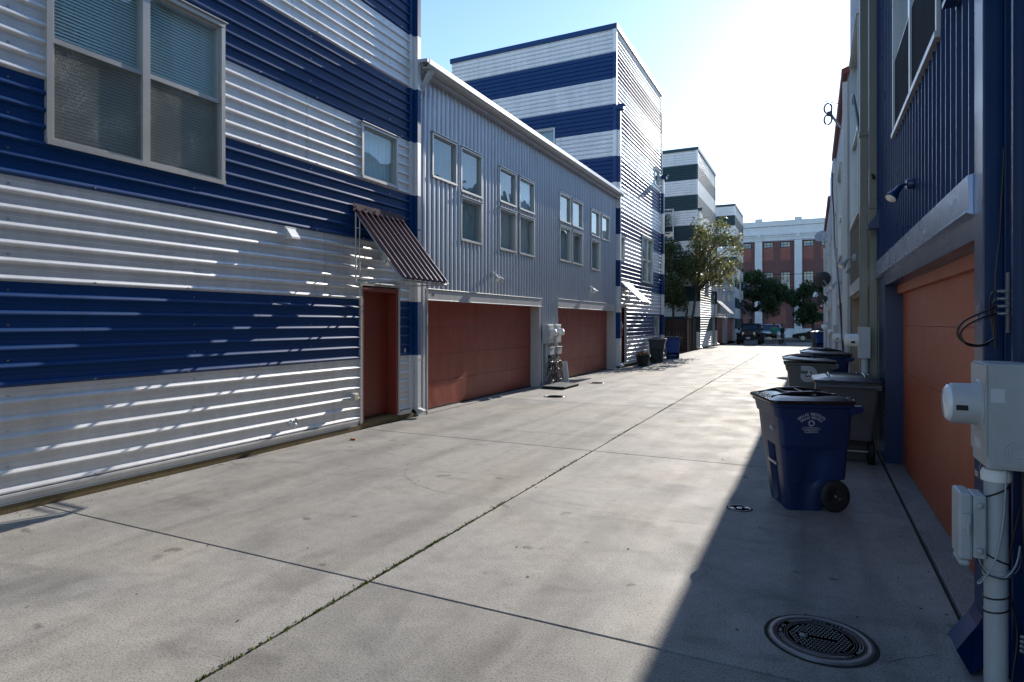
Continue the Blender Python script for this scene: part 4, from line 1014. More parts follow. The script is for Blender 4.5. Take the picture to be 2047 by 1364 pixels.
    # wheels
    for s_ in (-1, 1):
        c = Vector((.215 * k, s_ * .262 * k, .148 * k)); mb = MB()
        mb.lathe([(.085 * k, -.03 * k), (.135 * k, -.034 * k), (.147 * k, -.022 * k), (.147 * k, .022 * k), (.135 * k, .034 * k), (.085 * k, .03 * k)], c, 'Y', 40, cap=False)
        for q in range(40):
            a = 2 * PI * q / 40; u = Vector((math.cos(a), 0, math.sin(a))); v = Vector((-math.sin(a), 0, math.cos(a)))
            o = c + u * .146 * k
            mb.add([o - v * .006 * k + Vector((0, -.02 * k, 0)), o + v * .006 * k + Vector((0, -.02 * k, 0)), o + v * .006 * k + Vector((0, .02 * k, 0)), o - v * .006 * k + Vector((0, .02 * k, 0)),
                    o + u * .006 * k - v * .003 * k + Vector((0, -.018 * k, 0)), o + u * .006 * k + v * .003 * k + Vector((0, -.018 * k, 0)), o + u * .006 * k + v * .003 * k + Vector((0, .018 * k, 0)), o + u * .006 * k - v * .003 * k + Vector((0, .018 * k, 0))],
                   [(4, 5, 6, 7), (0, 1, 5, 4), (2, 3, 7, 6)])
        w = mb.build('wheel', M['black'], t, world=False)
        mb = MB(); mb.lathe([(.086 * k, -.018 * k), (.03 * k, -.02 * k), (.03 * k, .02 * k), (.086 * k, .018 * k)], c, 'Y', 30)
        for q in range(6):
            a = 2 * PI * q / 6; u = Vector((math.cos(a), 0, math.sin(a))); mb.tube([c + u * .03 * k + Vector((0, s_ * .02 * k, 0)), c + u * .085 * k + Vector((0, s_ * .018 * k, 0))], .008 * k, 5)
        mb.build('hub', M['black'], w, world=False)
        mb = MB(); mb.lathe([(.014 * k, 0), (.014 * k, .012 * k), (.008 * k, .018 * k)], c + Vector((0, s_ * .025 * k, 0)), (0, s_, 0), 12); mb.build('axle_cap', M['steel'], w, world=False)
    mb = MB(); mb.tube([(.215 * k, -.25 * k, .148 * k), (.215 * k, .25 * k, .148 * k)], .012 * k, 8); mb.build('axle', M['steel'], t, world=False)
    # printing on the -y side: plane through the side wall
    U = Vector((1, 0, 0)); zc = .80 * k
    slope = (.345 - .318) / .35; V = Vector((0, -slope, 1)).normalized()
    def on_side(x, z): return Vector((x * k, -(.318 + (z - .61) * slope) * k - .005, z * k))
    if logo == 'recycle':
        mb = MB(); C = on_side(.045, .58 + .0); 
        for txt, rad, size, zc_, span in (('DALLAS RECYCLES', .205, .031, .705, 1.32), ('DALLAS RECICLA', .172, .028, .706, 1.22)):
            n = len(txt)
            for i, ch in enumerate(txt):
                if ch == ' ': continue
                a = PI / 2 + span / 2 - span * i / (n - 1)
                o = on_side(-.045 + rad * math.cos(a), zc_ + rad * math.sin(a))
                tt = U * math.sin(a) - V * math.cos(a); vv = U * math.cos(a) + V * math.sin(a)
                put_text(mb, ch, size * k * 1.12, o, tt, vv, .0008)
        # chasing arrows
        cz = .826; rr = .030
        for q in range(3):
            a0 = PI / 2 + q * 2 * PI / 3
            A = [Vector((math.cos(a0 + s * PI / 180) * r_, math.sin(a0 + s * PI / 180) * r_)) for s, r_ in ((-50, .036), (-18, .040), (18, .040), (44, .036))]
            for (p, q_) in zip(A[:-1], A[1:]):
                for off in (0, .011):
                    pp = p * (1 - off / .04) ; qq = q_ * (1 - off / .04); d = (qq - pp).normalized(); nn = Vector((-d.y, d.x)) * .0022
                    mb.add([on_side(-.045 + v.x * .8, cz + v.y * .72) for v in (pp - nn, qq - nn, qq + nn, pp + nn)], [(0, 1, 2, 3)])
            e_ = A[-1] * .86; d = (A[-1] - A[-2]).normalized(); nn = Vector((-d.y, d.x))
            mb.add([on_side(-.045 + v.x * .8, cz + v.y * .72) for v in (e_ - nn * .014, e_ + d * .018, e_ + nn * .014)], [(0, 1, 2)])
        for i, s_ in enumerate(('For information call 3-1-1', 'Para información llame al 3-1-1', 'www.dallasrecycles.com', 'www.dallasrecicla.com')):
            put_text(mb, s_, .0150 * k, on_side(-.045, .786 - i * .0145), U, V, .0006)
        mb.build('printed_logo', M['print'], bo, world=False)
        mb = MB(); put_text(mb, '0973', .05 * k, Vector((-.3735 * k, -.12 * k, .745 * k)), (0, -1, 0), Vector((-.12, 0, 1)).normalized(), .001); mb.build('printed_number', M['print'], bo, world=False)
    if logo == 'mini':
        mb = MB()
        for q in range(3):
            a0 = PI / 2 + q * 2 * PI / 3; pts = [on_side(.0 + .05 * math.cos(a0 + s), .80 + .05 * math.sin(a0 + s)) for s in (-.8, -.3, .3, .8)]; mb.tube(pts, .008, 5)
        for i in range(3): mb.box((-.05 * k, -.345 * k, (.70 - i * .02) * k), (.05 * k, -.338 * k, (.71 - i * .02) * k))
        mb.build('printed_logo', M['print'], bo, world=False)
    if logo == 'D':
        mb = MB(); wln = .0125
        for q in range(4):
            o = q * .021; r_ = .125 - o
            path = [(-.13, .125 - o)] + [(.0 + r_ * math.cos(a), r_ * math.sin(a)) for a in [PI / 2 - k_ * PI / 14 for k_ in range(15)]] + [(-.05, -r_)]
            path += [(-.05 - (.08 - o) * math.sin(k_ * PI / 12), -r_ + (.08 - o) * (1 - math.cos(k_ * PI / 12))) for k_ in range(1, 7)] + [(-.13 + o, .0)]
            for p, q_ in zip(path[:-1], path[1:]):
                p = Vector(p); q_ = Vector(q_); d = (q_ - p).normalized(); nn = Vector((-d.y, d.x)) * wln / 2
                mb.add([on_side(-.02 + v.x, .83 + v.y * .95) for v in (p - nn - d * .001, q_ - nn + d * .001, q_ + nn + d * .001, p + nn - d * .001)], [(0, 1, 2, 3)])
        # three-lobed leaf
        lf = []
        for k_ in range(24):
            a = 2 * PI * k_ / 24 + PI / 2; r_ = .030 + .016 * math.cos(3 * (a - PI / 2)) + (.004 if k_ % 2 else 0); lf.append((r_ * math.cos(a), r_ * math.sin(a)))
        mb.add([on_side(-.02 + a, .835 + b) for a, b in lf], [tuple(range(24))])
        mb.add([on_side(-.02 + a, .835 + b) for a, b in ((-.003, 0), (-.003, -.06), (.003, -.06), (.003, 0))], [(0, 1, 2, 3)])
        mb.build('printed_logo', M['print'], bo, world=False)
    return t
make_cart('dark blue recycling cart with white printed lettering standing nearest, wheel toward the wall', M['cart_blue'], M['lid_black'], (-.09, 6.60, 0), R(20), 'recycle')
make_cart('grey cart with closed lid and hinges toward us, close behind the lettered blue cart', M['cart_grey'], M['lid_grey'], (.375, 8.95, 0), R(-88))
make_cart('grey cart with a white letter D emblem and its lid slightly ajar', M['cart_grey'], M['lid_black'], (-.06, 11.9, 0), R(3), 'D', sc=1.06, lid_open=R(3))
make_cart('dark blue cart half hidden behind the grey cart with the D emblem', M['cart_blue'], M['lid_black'], (.22, 13.3, 0), R(2), None, sc=1.12, lid_open=R(2.2))
make_cart('charcoal cart against the left wall under the blue band, beside the flower pot', M['cart_char'], M['lid_grey'], (-6.12, 27.0, 0), R(188))
make_cart('bright blue cart by the left wall in front of the wooden fence', M['cart_brightblue'], M['lid_grey'], (-6.15, 30.3, 0), R(-70), 'mini')
make_cart('grey cart in the distance against the right-hand house, left of a blue one', M['cart_grey'], M['lid_grey'], (.25, 50.4, gz(50.4)), R(10), sc=1.1)
make_cart('distant dark blue cart against the right-hand house near the street', M['cart_brightblue'], M['lid_grey'], (.50, 49.4, gz(49.4)), R(-80), sc=1.1)

# ================================================================ things on the ground
mh = thing('manhole_cover', 'round cast iron manhole cover with studded centre in the shaded foreground', 'manhole cover', (.035, 3.80, 0)); mh.scale = (.87, .87, 1)
c = Vector((.035, 3.80, 0))
mb = MB(); mb.lathe([(.262, .003), (.262, .010), (.300, .010), (.305, .001)], c, 'Z', 64, cap=False); mb.build('frame', M['iron_rim'], mh)
mb = MB(); mb.lathe([(.0, .005), (.258, .005)], c, 'Z', 64)
for r_ in (.190, .204, .250): mb.lathe([(r_, .005), (r_, .010), (r_ + .006, .010), (r_ + .006, .005)], c, 'Z', 64, cap=False)
co = mb.build('cover', M['iron'], mh)
for a0, a1 in ((-.35, .95), (1.75, 2.5), (3.3, 5.35)):
    n = 30; mb = MB()
    for r_ in (.220, .236):
        A = [[c + Vector((math.cos(a0 + (a1 - a0) * k / n) * q, math.sin(a0 + (a1 - a0) * k / n) * q, .010)) for k in range(n + 1)] for q in (r_, r_ + .006)]
        for k in range(n): mb.quad(A[0][k], A[0][k + 1], A[1][k + 1], A[1][k])
    mb.build('ring_rib', M['iron_rim'], co)
mb = MB()
for i in range(-9, 10):
    for j in range(-7, 8):
        x, y = i * .0215 + (.0107 if j % 2 else 0), j * .027
        if math.hypot(x, y) > .178 or (math.hypot(x + .095, y + .005) < .035) or (abs(y - .0) < .018 and x < .09 and x > -.06): continue
        mb.loft([[c + Vector((x + a * .0075, y + b * .0036, .005)) for a, b in ((-1, -1), (1, -1), (1, 1), (-1, 1))], [c + Vector((x + a * .006, y + b * .0022, .010)) for a, b in ((-1, -1), (1, -1), (1, 1), (-1, 1))]])
st_ = mb.build('tread_studs', mat('worn_stud_iron', (.09, .09, .095), .4, .5), co); st_['kind'] = 'stuff'
mb = MB(); mb.lathe([(.0, .011), (.024, .0105), (.028, .006)], c + Vector((-.095, -.005, 0)), 'Z', 20); mb.build('lifting_disc', M['iron_rim'], co)
mb = MB()
for txt, ac in (('MH-02', 2.95), ('USA 0984', 1.30), ('DWU 1400', -.62)):
    n = len(txt)
    for i, ch in enumerate(txt):
        if ch == ' ': continue
        a = ac - (i - (n - 1) / 2) * .105
        put_text(mb, ch, .030, c + Vector((math.cos(a) * .2285, math.sin(a) * .2285, .0075)), (math.sin(a), -math.cos(a), 0), (math.cos(a), math.sin(a), 0), .0018)
mb.build('lettering', M['iron_rim'], co)
gp = MB()
gp.lathe([(.306, .0015), (.330, .0016)], c, 'Z', 64, cap=False); gp_o = gp.build('cut_edge', M['groove'], mh)
def small_cover(x, y, r, label, letters=None, mm='iron_rim'):
    t = thing('valve_cover', label, 'valve cover', (x, y, 0)); c_ = Vector((x, y, 0))
    mb = MB(); mb.lathe([(r, .001), (r * 1.0, .008), (r * .86, .008), (r * .84, .004)], c_, 'Z', 32, cap=False); mb.build('ring', M[mm], t)
    mb = MB(); mb.lathe([(0, .004), (r * .83, .004)], c_, 'Z', 32); l = mb.build('cover', M['iron'], t)
    if letters:
        mb = MB(); put_text(mb, letters, r * .62, c_ + Vector((0, 0, .006)), Vector((.9, .43, 0)).normalized(), Vector((-.43, .9, 0)).normalized(), .002); mb.build('lettering', M['lens'], l)
    mb = MB(); mb.lathe([(r * 1.01, .0015), (r * 1.12, .0016)], c_, 'Z', 32, cap=False); mb.build('cut_edge', M['groove'], t)
small_cover(-.62, 6.14, .105, 'small round valve cover with raised letters at the edge of the shadow', 'X O X')
small_cover(-5.48, 13.5, .24, 'round iron cover in front of the nearer red garage door')
small_cover(-5.62, 17.05, .22, 'round iron cover in front of the farther red garage door')
# steel plate by the meters
t = thing('ground_plate', 'raised flat metal plate on the ground below the pair of electric meters', 'ground box', (-6.1, 15.6, 0))
mb = MB(); mb.box((-6.43, 15.0, 0), (-5.82, 16.1, .05)); mb.build('slab', M['groove'], t, bevel=.004)
mb = MB(); mb.box((-6.45, 14.98, .051), (-5.80, 16.12, .075)); mb.build('lid', M['iron_rim'], t, bevel=.004)
t = thing('leaning_panel', 'narrow grey panel leaning at the corner of the farther red garage door', 'panel', (-6.4, 16.75, 0))
mb = MB(); mb.loft([[Vector(p) for p in ((-6.52, 16.60, .0), (-6.32, 16.66, .0), (-6.32, 16.69, .0), (-6.52, 16.63, .0))], [Vector(p) for p in ((-6.55, 16.64, .62), (-6.40, 16.69, .62), (-6.40, 16.72, .62), (-6.55, 16.67, .62))]])
mb.build('panel', M['pvc'], t)
# twin meters
for k, (s_, lab) in enumerate(((15.42, 'left one of the paired electric meters between the two red garage doors'), (15.98, 'right one of the paired electric meters between the two red garage doors'))):
    t = thing('electric_meter', lab, 'electric meter', FL(s_ + .2, 0, .05), group='paired electric meters between the garages')
    mb = MB(); FL.box(mb, s_, s_ + .42, 1.18, 1.70, .035, .2); FL.box(mb, s_ + .03, s_ + .39, 1.20, 1.68, .201, .215); mb.build('enclosure', M['meter'], t, bevel=.008)
    mb = MB(); mb.lathe([(.095, 0), (.093, .11), (.08, .14), (0, .15)], FL(s_ + .21, 1.48, .215), 'X', 24); mm_ = mb.build('meter', M['white'], t)
    mb = MB(); FL.box(mb, s_ + .17, s_ + .25, 1.45, 1.48, .361, .37); mb.build('display', M['black'], mm_)
    mb = MB(); FL.box(mb, s_ + .12, s_ + .44, .86, 1.06, .06, .22); FL.box(mb, s_ + .11, s_ + .45, 1.061, 1.075, .05, .24); mb.build('phone_box', M['meter'], t, bevel=.008)
    mb = MB(); mb.tube([FL(s_ + .15, 0, .10), FL(s_ + .15, 1.18, .10)], .045, 12); mb.tube([FL(s_ + .33, 0, .09), FL(s_ + .33, .86, .09)], .025, 10); mb.tube([FL(s_ + .33, 1.076, .1), FL(s_ + .33, 1.18, .1)], .02, 8)
    mb.tube([FL(s_ + .24, .0, .075), FL(s_ + .24, .86, .075)], .018, 8); mb.build('conduit', M['pvc'], t)
    rr = random.Random(5 + k)
    for j in range(5):
        p = [FL(s_ + rr.uniform(.1, .4), .85, .12)] + [FL(s_ + rr.uniform(-.1, .5), .8 - .13 * q + rr.uniform(-.05, .05), rr.uniform(.12, .24)) for q in range(1, 6)] + [FL(s_ + rr.uniform(.1, .3), .04, .1)]
        mb = MB(); mb.tube(spl(p, 8), .010, 6); mb.build('cable', M['cable'], t)
    mb = MB()
    p = [FL(s_ + .2 + .22 * math.cos(a), .42 + .26 * math.sin(a), .17 + .01 * a) for a in [q * PI / 10 for q in range(38)]]; mb.tube(p, .010, 6); mb.build('cable_coil', M['cable'], t)
# flower pot
pot = thing('flower_pot', 'black round pot of orange and purple flowers by the left wall', 'flower pot', (-6.1, 24.4, 0))
pc = (-6.1, 24.4, 0)
mb = MB(); mb.lathe([(.19, 0), (.27, .36), (.285, .40), (.30, .41), (.30, .45), (.275, .45), (.265, .40), (.0, .39)], pc, 'Z', 28); mb.build('pot', M['terracotta'], pot)
mb = MB(); r_ = random.Random(3)
for i in range(420):
    a = r_.uniform(0, 2 * PI); q = r_.random() ** .5 * .27; x, y = pc[0] + q * math.cos(a), pc[1] + q * math.sin(a); z = .42 + r_.uniform(0, .13) * (1 - (q / .35) ** 2)
    n = Vector((r_.gauss(0, 1), r_.gauss(0, 1), r_.gauss(0, .6) + .8)).normalized(); u = n.orthogonal().normalized() * .022; v = n.cross(u)
    p = Vector((x, y, z)); mb.add([p - u, p - v * .6, p + u, p + v * .6], [(0, 1, 2, 3)])
mb.build('foliage', M['leaf_mid'], pot)
mb = MB()
for i in range(170):
    a = r_.uniform(0, 2 * PI); q = r_.random() ** .5 * .26; p = Vector((pc[0] + q * math.cos(a), pc[1] + q * math.sin(a), .50 + r_.uniform(0, .09) * (1 - (q / .33) ** 2)))
    mb.lathe([(.0, .006), (.018, .014), (.026, .004)], p, Vector((r_.gauss(0, .4), r_.gauss(0, .4), 1)), 7)
mb.build('flowers', M['petal'], pot)
# door wreath
wr = thing('door_wreath', 'coral and white wreath hanging on the door of the blue striped tower', 'wreath', FL(23.38, 1.6, -.1))
mb = MB(); mb2 = MB()
for i in range(150):
    a = r_.uniform(0, 2 * PI); p = FL(23.38 + .17 * math.cos(a), 1.5 + .25 * math.sin(a) + r_.gauss(0, .02), -.09 + r_.uniform(0, .06))
    (mb if a > PI else mb2).lathe([(.0, .01), (.03, .012), (.035, .0)], p, Vector((1, r_.gauss(0, .6), r_.gauss(0, .6))), 6)
mb.build('coral_flowers', mat('coral_petals', (.5, .12, .07), .6), wr); mb2.build('white_flowers', M['white'], wr)
# litter
lt = MB()
lt.loft([[Vector((-6.15 + a * .05, 7.2 + b * .02, .003)) for a, b in ((-1, -1), (1, -.6), (.8, 1), (-.7, .8))], [Vector((-6.15 + a * .045, 7.2 + b * .016, .022)) for a, b in ((-1, -1), (1, -.6), (.8, 1), (-.7, .8))]])
tag(lt.build('dry_leaf', mat('dry_leaf', (.45, .13, .04), .7)), 'single orange dry leaf on the concrete near the striped wall', 'leaf')
r_ = random.Random(11); db = MB()
for i in range(260):
    x = r_.choice([r_.uniform(-6.5, .7), -6.58 + abs(r_.gauss(0, .12)), .74 - abs(r_.gauss(0, .1))]); y = 2 + r_.random() ** 1.5 * 26; s_ = r_.uniform(.004, .014); a = r_.uniform(0, PI)
    u = Vector((math.cos(a), math.sin(a), 0)) * s_; v = Vector((-math.sin(a), math.cos(a), 0)) * s_ * r_.uniform(.3, .8); p = Vector((x, y, .003))
    db.loft([[p - u, p - v, p + u, p + v], [p - u * .6 + Vector((0, 0, .004)), p - v * .6 + Vector((0, 0, .004)), p + u * .6 + Vector((0, 0, .004)), p + v * .6 + Vector((0, 0, .004))]], 0)
tag(db.build('debris', M['bark']), 'scattered tiny crumbs and leaf bits on the concrete', 'debris', kind='stuff')

# ================================================================ wooden fence
fe = thing('wooden_fence', 'dark weathered board fence between the blue tower and the green striped tower', 'fence', (-7, 37, 0))
def fence_run(ax, ay, bx, by, h, name):
    mb = MB(); L_ = math.hypot(bx - ax, by - ay); n = int(L_ / .145); ux, uy = (bx - ax) / L_, (by - ay) / L_; r_ = random.Random(int(L_ * 100))
    for i in range(n):
        a = i * L_ / n + .003; b = (i + 1) * L_ / n - .004; hh = h + r_.uniform(-.015, .015); d = r_.uniform(0, .006)
        P = [Vector((ax + ux * t + uy * q, ay + uy * t - ux * q, 0)) for t, q in ((a, d), (b, d), (b, d + .02), (a, d + .02))]
        mb.loft([[p + Vector((0, 0, .03)) for p in P], [p + Vector((0, 0, hh)) for p in P]])
    return mb.build(name, M['wood'], fe)
fence_run(-10.5, 36.3, -8.0, 36.3, 2.0, 'fence_panel'); fence_run(-8.0, 37.2, -6.75, 37.6, 1.95, 'gate'); fence_run(-6.75, 37.6, -6.72, 40.6, 1.98, 'fence_panel')
for x, y in ((-8.0, 36.3), (-8.0, 37.15), (-6.75, 37.55), (-6.72, 39.1)):
    mb = MB(); mb.box((x - .06, y - .06, 0), (x + .06, y + .06, 2.02)); mb.build('post', M['wood'], fe)
mb = MB(); mb.box((-10.5, 36.25, 2.03), (-7.92, 36.37, 2.07)); mb.box((-6.83, 37.5, 2.03), (-6.66, 40.6, 2.07)); mb.build('cap_rail', M['wood'], fe)

# ================================================================ trees
def tree(name, label, base, height, trunk_r, crown_c, crown_r, leafm, nleaf, leaf, seed, nclump=26, trunk_to=None, group=None, gap=.5, nb=9, flat=1.):
    t = thing(name, label, 'tree', base, group=group); r = random.Random(seed); B = Vector(base); C = Vector(crown_c)
    mb = MB(); top = Vector(trunk_to) if trunk_to else C + Vector((0, 0, crown_r[2] * .5))
    P = [B + (top - B) * (k / 6) + Vector((r.gauss(0, .06), r.gauss(0, .06), 0)) * (k > 0) for k in range(7)]
    mb.tube(P, [trunk_r * (1 - .13 * k) for k in range(7)], 9)
    clumps = []
    for i in range(nclump):
        while True:
            q = Vector((r.uniform(-1, 1), r.uniform(-1, 1), r.uniform(-1, 1)))
            if q.length < 1 and q.length > .25: break
        clumps.append((C + Vector((q.x * crown_r[0], q.y * crown_r[1], q.z * crown_r[2])), r.uniform(.5, 1.15)))
    for i, (c_, s_) in enumerate(clumps):
        k = min(5, max(2, int(2 + (c_.z - B.z) / (height) * 3))); s0 = P[k]
        mid = (s0 + c_) / 2 + Vector((r.gauss(0, .15), r.gauss(0, .15), r.uniform(-.1, .3))) * crown_r[0] * .4
        mb.tube([s0, mid, c_], [trunk_r * .42, trunk_r * .25, trunk_r * .07], 6)
        for j in range(3):
            e = c_ + Vector((r.gauss(0, 1), r.gauss(0, 1), r.gauss(0, 1))) * crown_r[0] * .22; mb.tube([c_ + (mid - c_) * .3, e], [trunk_r * .12, trunk_r * .03], 5)
    mb.build('trunk', M['bark'], t)
    lf = MB(); tot = sum(s for _, s in clumps)
    for c_, s_ in clumps:
        n = int(nleaf * s_ / tot); rad = s_ * gap * (crown_r[0] * crown_r[1] * crown_r[2]) ** (1 / 3)
        for j in range(n):
            d = Vector((r.gauss(0, 1), r.gauss(0, 1), r.gauss(0, .8) * flat)).normalized() * rad * (r.random() ** .45); p = c_ + d
            nrm = Vector((r.gauss(0, 1), r.gauss(0, 1), r.gauss(0, 1) + .5)).normalized(); u = nrm.orthogonal().normalized(); a = r.uniform(0, 2 * PI); u = (u * math.cos(a) + nrm.cross(u) * math.sin(a)); v = nrm.cross(u)
            L_ = leaf * r.uniform(.6, 1.3); bend = nrm * L_ * r.uniform(-.2, .2)
            lf.add([p - u * L_, p - v * L_ * .5 + bend, p + u * L_, p + v * L_ * .5 + bend], [(0, 1, 2, 3)])
    lf.build('crown', M[leafm], t)
    return t
tree('yard_tree', 'green bushy tree rising behind the wooden fence', (-7.7, 38.6, 0), 7, .10, (-8.0, 38.4, 4.6), (1.7, 1.3, 2.1), 'leaf_mid', 12000, .085, 4, 36, gap=.44)
tree('yard_tree', 'sparse yellow-leaved tree leaning over the alley in front of the green tower', (-7.2, 39.6, 0), 8, .10, (-5.5, 39.3, 5.9), (2.2, 1.5, 2.1), 'leaf_yellow', 5200, .09, 12, 44, trunk_to=(-5.9, 39.4, 7.2), gap=.34)
tree('oak_tree', 'dark green oak left of the two people, before the brick building', (-6.3, 70.6, -.2), 7, .2, (-5.4, 71, 4.9), (2.9, 2.2, 2.3), 'leaf_dark', 13000, .13, 21, 34, gap=.36)
tree('oak_tree', 'dark green oak above the black car, before the brick building', (.2, 72.5, -.2), 6.5, .2, (-.2, 72.4, 3.9), (2.3, 2.0, 2.1), 'leaf_dark', 12000, .13, 33, 32, gap=.38)
# bare stem behind the fence
mb = MB(); mb.tube([(-7.2, 38.8, 0), (-7.1, 38.8, 1.8), (-6.95, 38.8, 2.5), (-7.0, 38.8, 2.9)], [.09, .08, .06, .04], 8)
tag(mb.build('bare_stump', M['bark']), 'dark bare stump sticking up behind the wooden fence', 'tree stump')
# balcony plants
for i, (x, z, n, hh, lm, lab) in enumerate(((-8.9, 8.3, 1200, .55, 'leaf_mid', 'bushy plant filling the upper opening of the balcony screen'), (-9.1, 6.4, 400, .35, 'leaf_mid', 'light green fern in the lower opening of the balcony screen'), (-7.4, 6.15, 300, .22, 'leaf_dark', 'dark low plant on the balcony beside the fern'))):
    t = thing('balcony_plant', lab, 'potted plant', (x, 40.0, z - hh)); rr = random.Random(i + 60)
    mb = MB(); mb.lathe([(.10, 0), (.14, .16)], (x, 40.05, z - hh - .15), 'Z', 12); mb.build('pot', M['terracotta'], t)
    mb = MB()
    for j in range(n):
        p = Vector((x + rr.gauss(0, .32), 40.05 + rr.gauss(0, .12), z + rr.gauss(0, hh * .55))); nrm = Vector((rr.gauss(0, 1), rr.gauss(0, 1), rr.gauss(0, 1))).normalized(); u = nrm.orthogonal().normalized() * .06; v = nrm.cross(u) * .5
        mb.add([p - u, p - v, p + u, p + v], [(0, 1, 2, 3)])
    mb.build('foliage', M[lm], t)
# ================================================================ brick building across the street
YB = 86.; KX = YB / 76.; KZ = .0642
def zb(py): return 1.75 + (645 - py) * KZ
bb = thing('brick_building', 'large white-painted and red brick warehouse building closing the view across the street', 'building', (-3, YB, -.2))
FB = Fr((0, YB, 0), (1, 0, 0), (0, -1, 0))
pil = [-5.6 * KX + 4.13 * KX * k for k in range(-9, 7)]       # pilaster centres
wall_hi, wall_mid, wall_lo = MB(), MB(), MB()
x0, x1 = pil[0] - .5, pil[-1] + .5
mb = MB()
FB.box(mb, x0, x1, zb(482), zb(452), -.6, .0); FB.box(mb, x0, x1, zb(595), zb(585.5), -.6, .05); FB.box(mb, x0, x1, -.4, zb(657), -.6, .02)
FB.box(mb, x0, x1, zb(470), zb(466), -.0, .22); FB.box(mb, x0, x1, zb(473.5), zb(470.5), 0, .12); FB.box(mb, x0, x1, zb(451.9), zb(441.5), -.6, .1)
mb.build('white_wall', M['whitebld'], bb)
mb = MB(); mb.box((x0, YB + .7, -.3), (x1, YB + 20, zb(445))); mb.build('inner_wall', M['dark'], bb)
for p in pil:
    mb = MB(); FB.box(mb, p - .44, p + .44, -.3, zb(473.6), .051, .30); FB.box(mb, p - .22, p + .22, zb(476), zb(468), .301, .45)
    FB.box(mb, p - .42, p + .42, zb(441.4), zb(436), -.5, .12); mb.build('pilaster', M['whitebld'], bb)
for i, (a, b) in enumerate(zip(pil[:-1], pil[1:])):
    if b < -20 or a > 8: 
        mb = MB(); FB.box(mb, a, b, -.2, zb(483), -.5, -.01); mb.build('brick_panel', M['brick'], bb); continue
    c = (a + b) / 2; u = (b - a) / 2
    W = [(c - u * .52 - .54, c - u * .52 + .54 + .1), (c + u * .34 - .54, c + u * .34 + .54 + .1)]
    lo, hi = zb(585.4), zb(482.1); hz = [lo, zb(580), zb(544), zb(495), zb(483.5), hi]
    mb = MB()
    xs = [a + .44, W[0][0], W[0][1], W[1][0], W[1][1], b - .44]
    for k in range(5):
        win = k in (1, 3)
        for j in range(5):
            if win and j in (1, 3): continue
            FB.box(mb, xs[k], xs[k + 1], hz[j], hz[j + 1], -.3, -.012)
    FB.box(mb, a + .44, b - .44, zb(656.9), zb(595.1), -.3, -.012)
    pn = mb.build('brick_panel', M['brick'], bb)
    for w0, w1, q0, q1 in [(w0, w1, 521, 496) for w0, w1 in W] + [(a + 1.17, b - 1.37, 650, 612)]:
        mb = MB(); FB.box(mb, w0 + .02, w1 - .02, zb(q0), zb(q1), -.2, .004); mb.build('bricked_in_opening', M['pbrick'], pn)
    for w0, w1 in W:
        for z0, z1, nb in ((zb(580), zb(544), 3), (zb(495), zb(483.5), 2)):
            f = MB(); FB.box(f, w0, w0 + .07, z0, z1, -.22, -.06); FB.box(f, w1 - .07, w1, z0, z1, -.22, -.06); FB.box(f, w0 + .071, w1 - .071, z0, z0 + .07, -.22, -.06); FB.box(f, w0 + .071, w1 - .071, z1 - .07, z1, -.22, -.06)
            for k in range(1, 3): FB.box(f, w0 + (w1 - w0) * k / 3 - .02, w0 + (w1 - w0) * k / 3 + .02, z0 + .071, z1 - .071, -.2, -.09)
            for k in range(1, nb): FB.box(f, w0 + .071, w1 - .071, z0 + (z1 - z0) * k / nb - .02, z0 + (z1 - z0) * k / nb + .02, -.19, -.10)
            wo = f.build('window', M['dark'], bb)
            g = MB(); g.quad(FB(w0, z0, -.15), FB(w1, z0, -.15), FB(w1, z1, -.15), FB(w0, z1, -.15)); g.build('pane', M['factory_glass'], wo)

# ================================================================ vehicles
def T_(loc, rz):
    Rm = Matrix.Rotation(rz, 3, 'Z'); L_ = Vector(loc)
    return lambda p: Rm @ p + L_
def wheel(parent, c, r, w, side, rim='steel', spokes=5):
    mb = MB(); mb.lathe([(r * .62, -w * .5), (r * .93, -w * .5), (r, -w * .35), (r, w * .35), (r * .93, w * .5), (r * .62, w * .5)], c, 'X', 28, cap=False); wo = mb.build('wheel', M['black'], parent, world=False)
    mb = MB(); mb.lathe([(r * .63, -w * .3), (r * .60, w * .3)], c, 'X', 24, cap=False)
    s_ = w * .42 * side
    mb.lathe([(r * .16, 0), (r * .14, .02)], Vector(c) + Vector((s_, 0, 0)), (side, 0, 0), 12)
    for k in range(spokes):
        a = 2 * PI * k / spokes; u = Vector((0, math.cos(a), math.sin(a))); v = Vector((0, -math.sin(a), math.cos(a)))
        o = Vector(c) + Vector((s_, 0, 0)); mb.add([o + u * r * .1 - v * r * .07, o + u * r * .63 - v * r * .11, o + u * r * .63 + v * r * .11, o + u * r * .1 + v * r * .07], [(0, 1, 2, 3)])
    mb.build('rim', M[rim], wo, world=False)
    mb = MB(); mb.lathe([(0, 0), (r * .6, 0)], Vector(c) + Vector((s_ * .3, 0, 0)), 'X', 20); mb.build('brake_disc', M['dark'], wo, world=False)
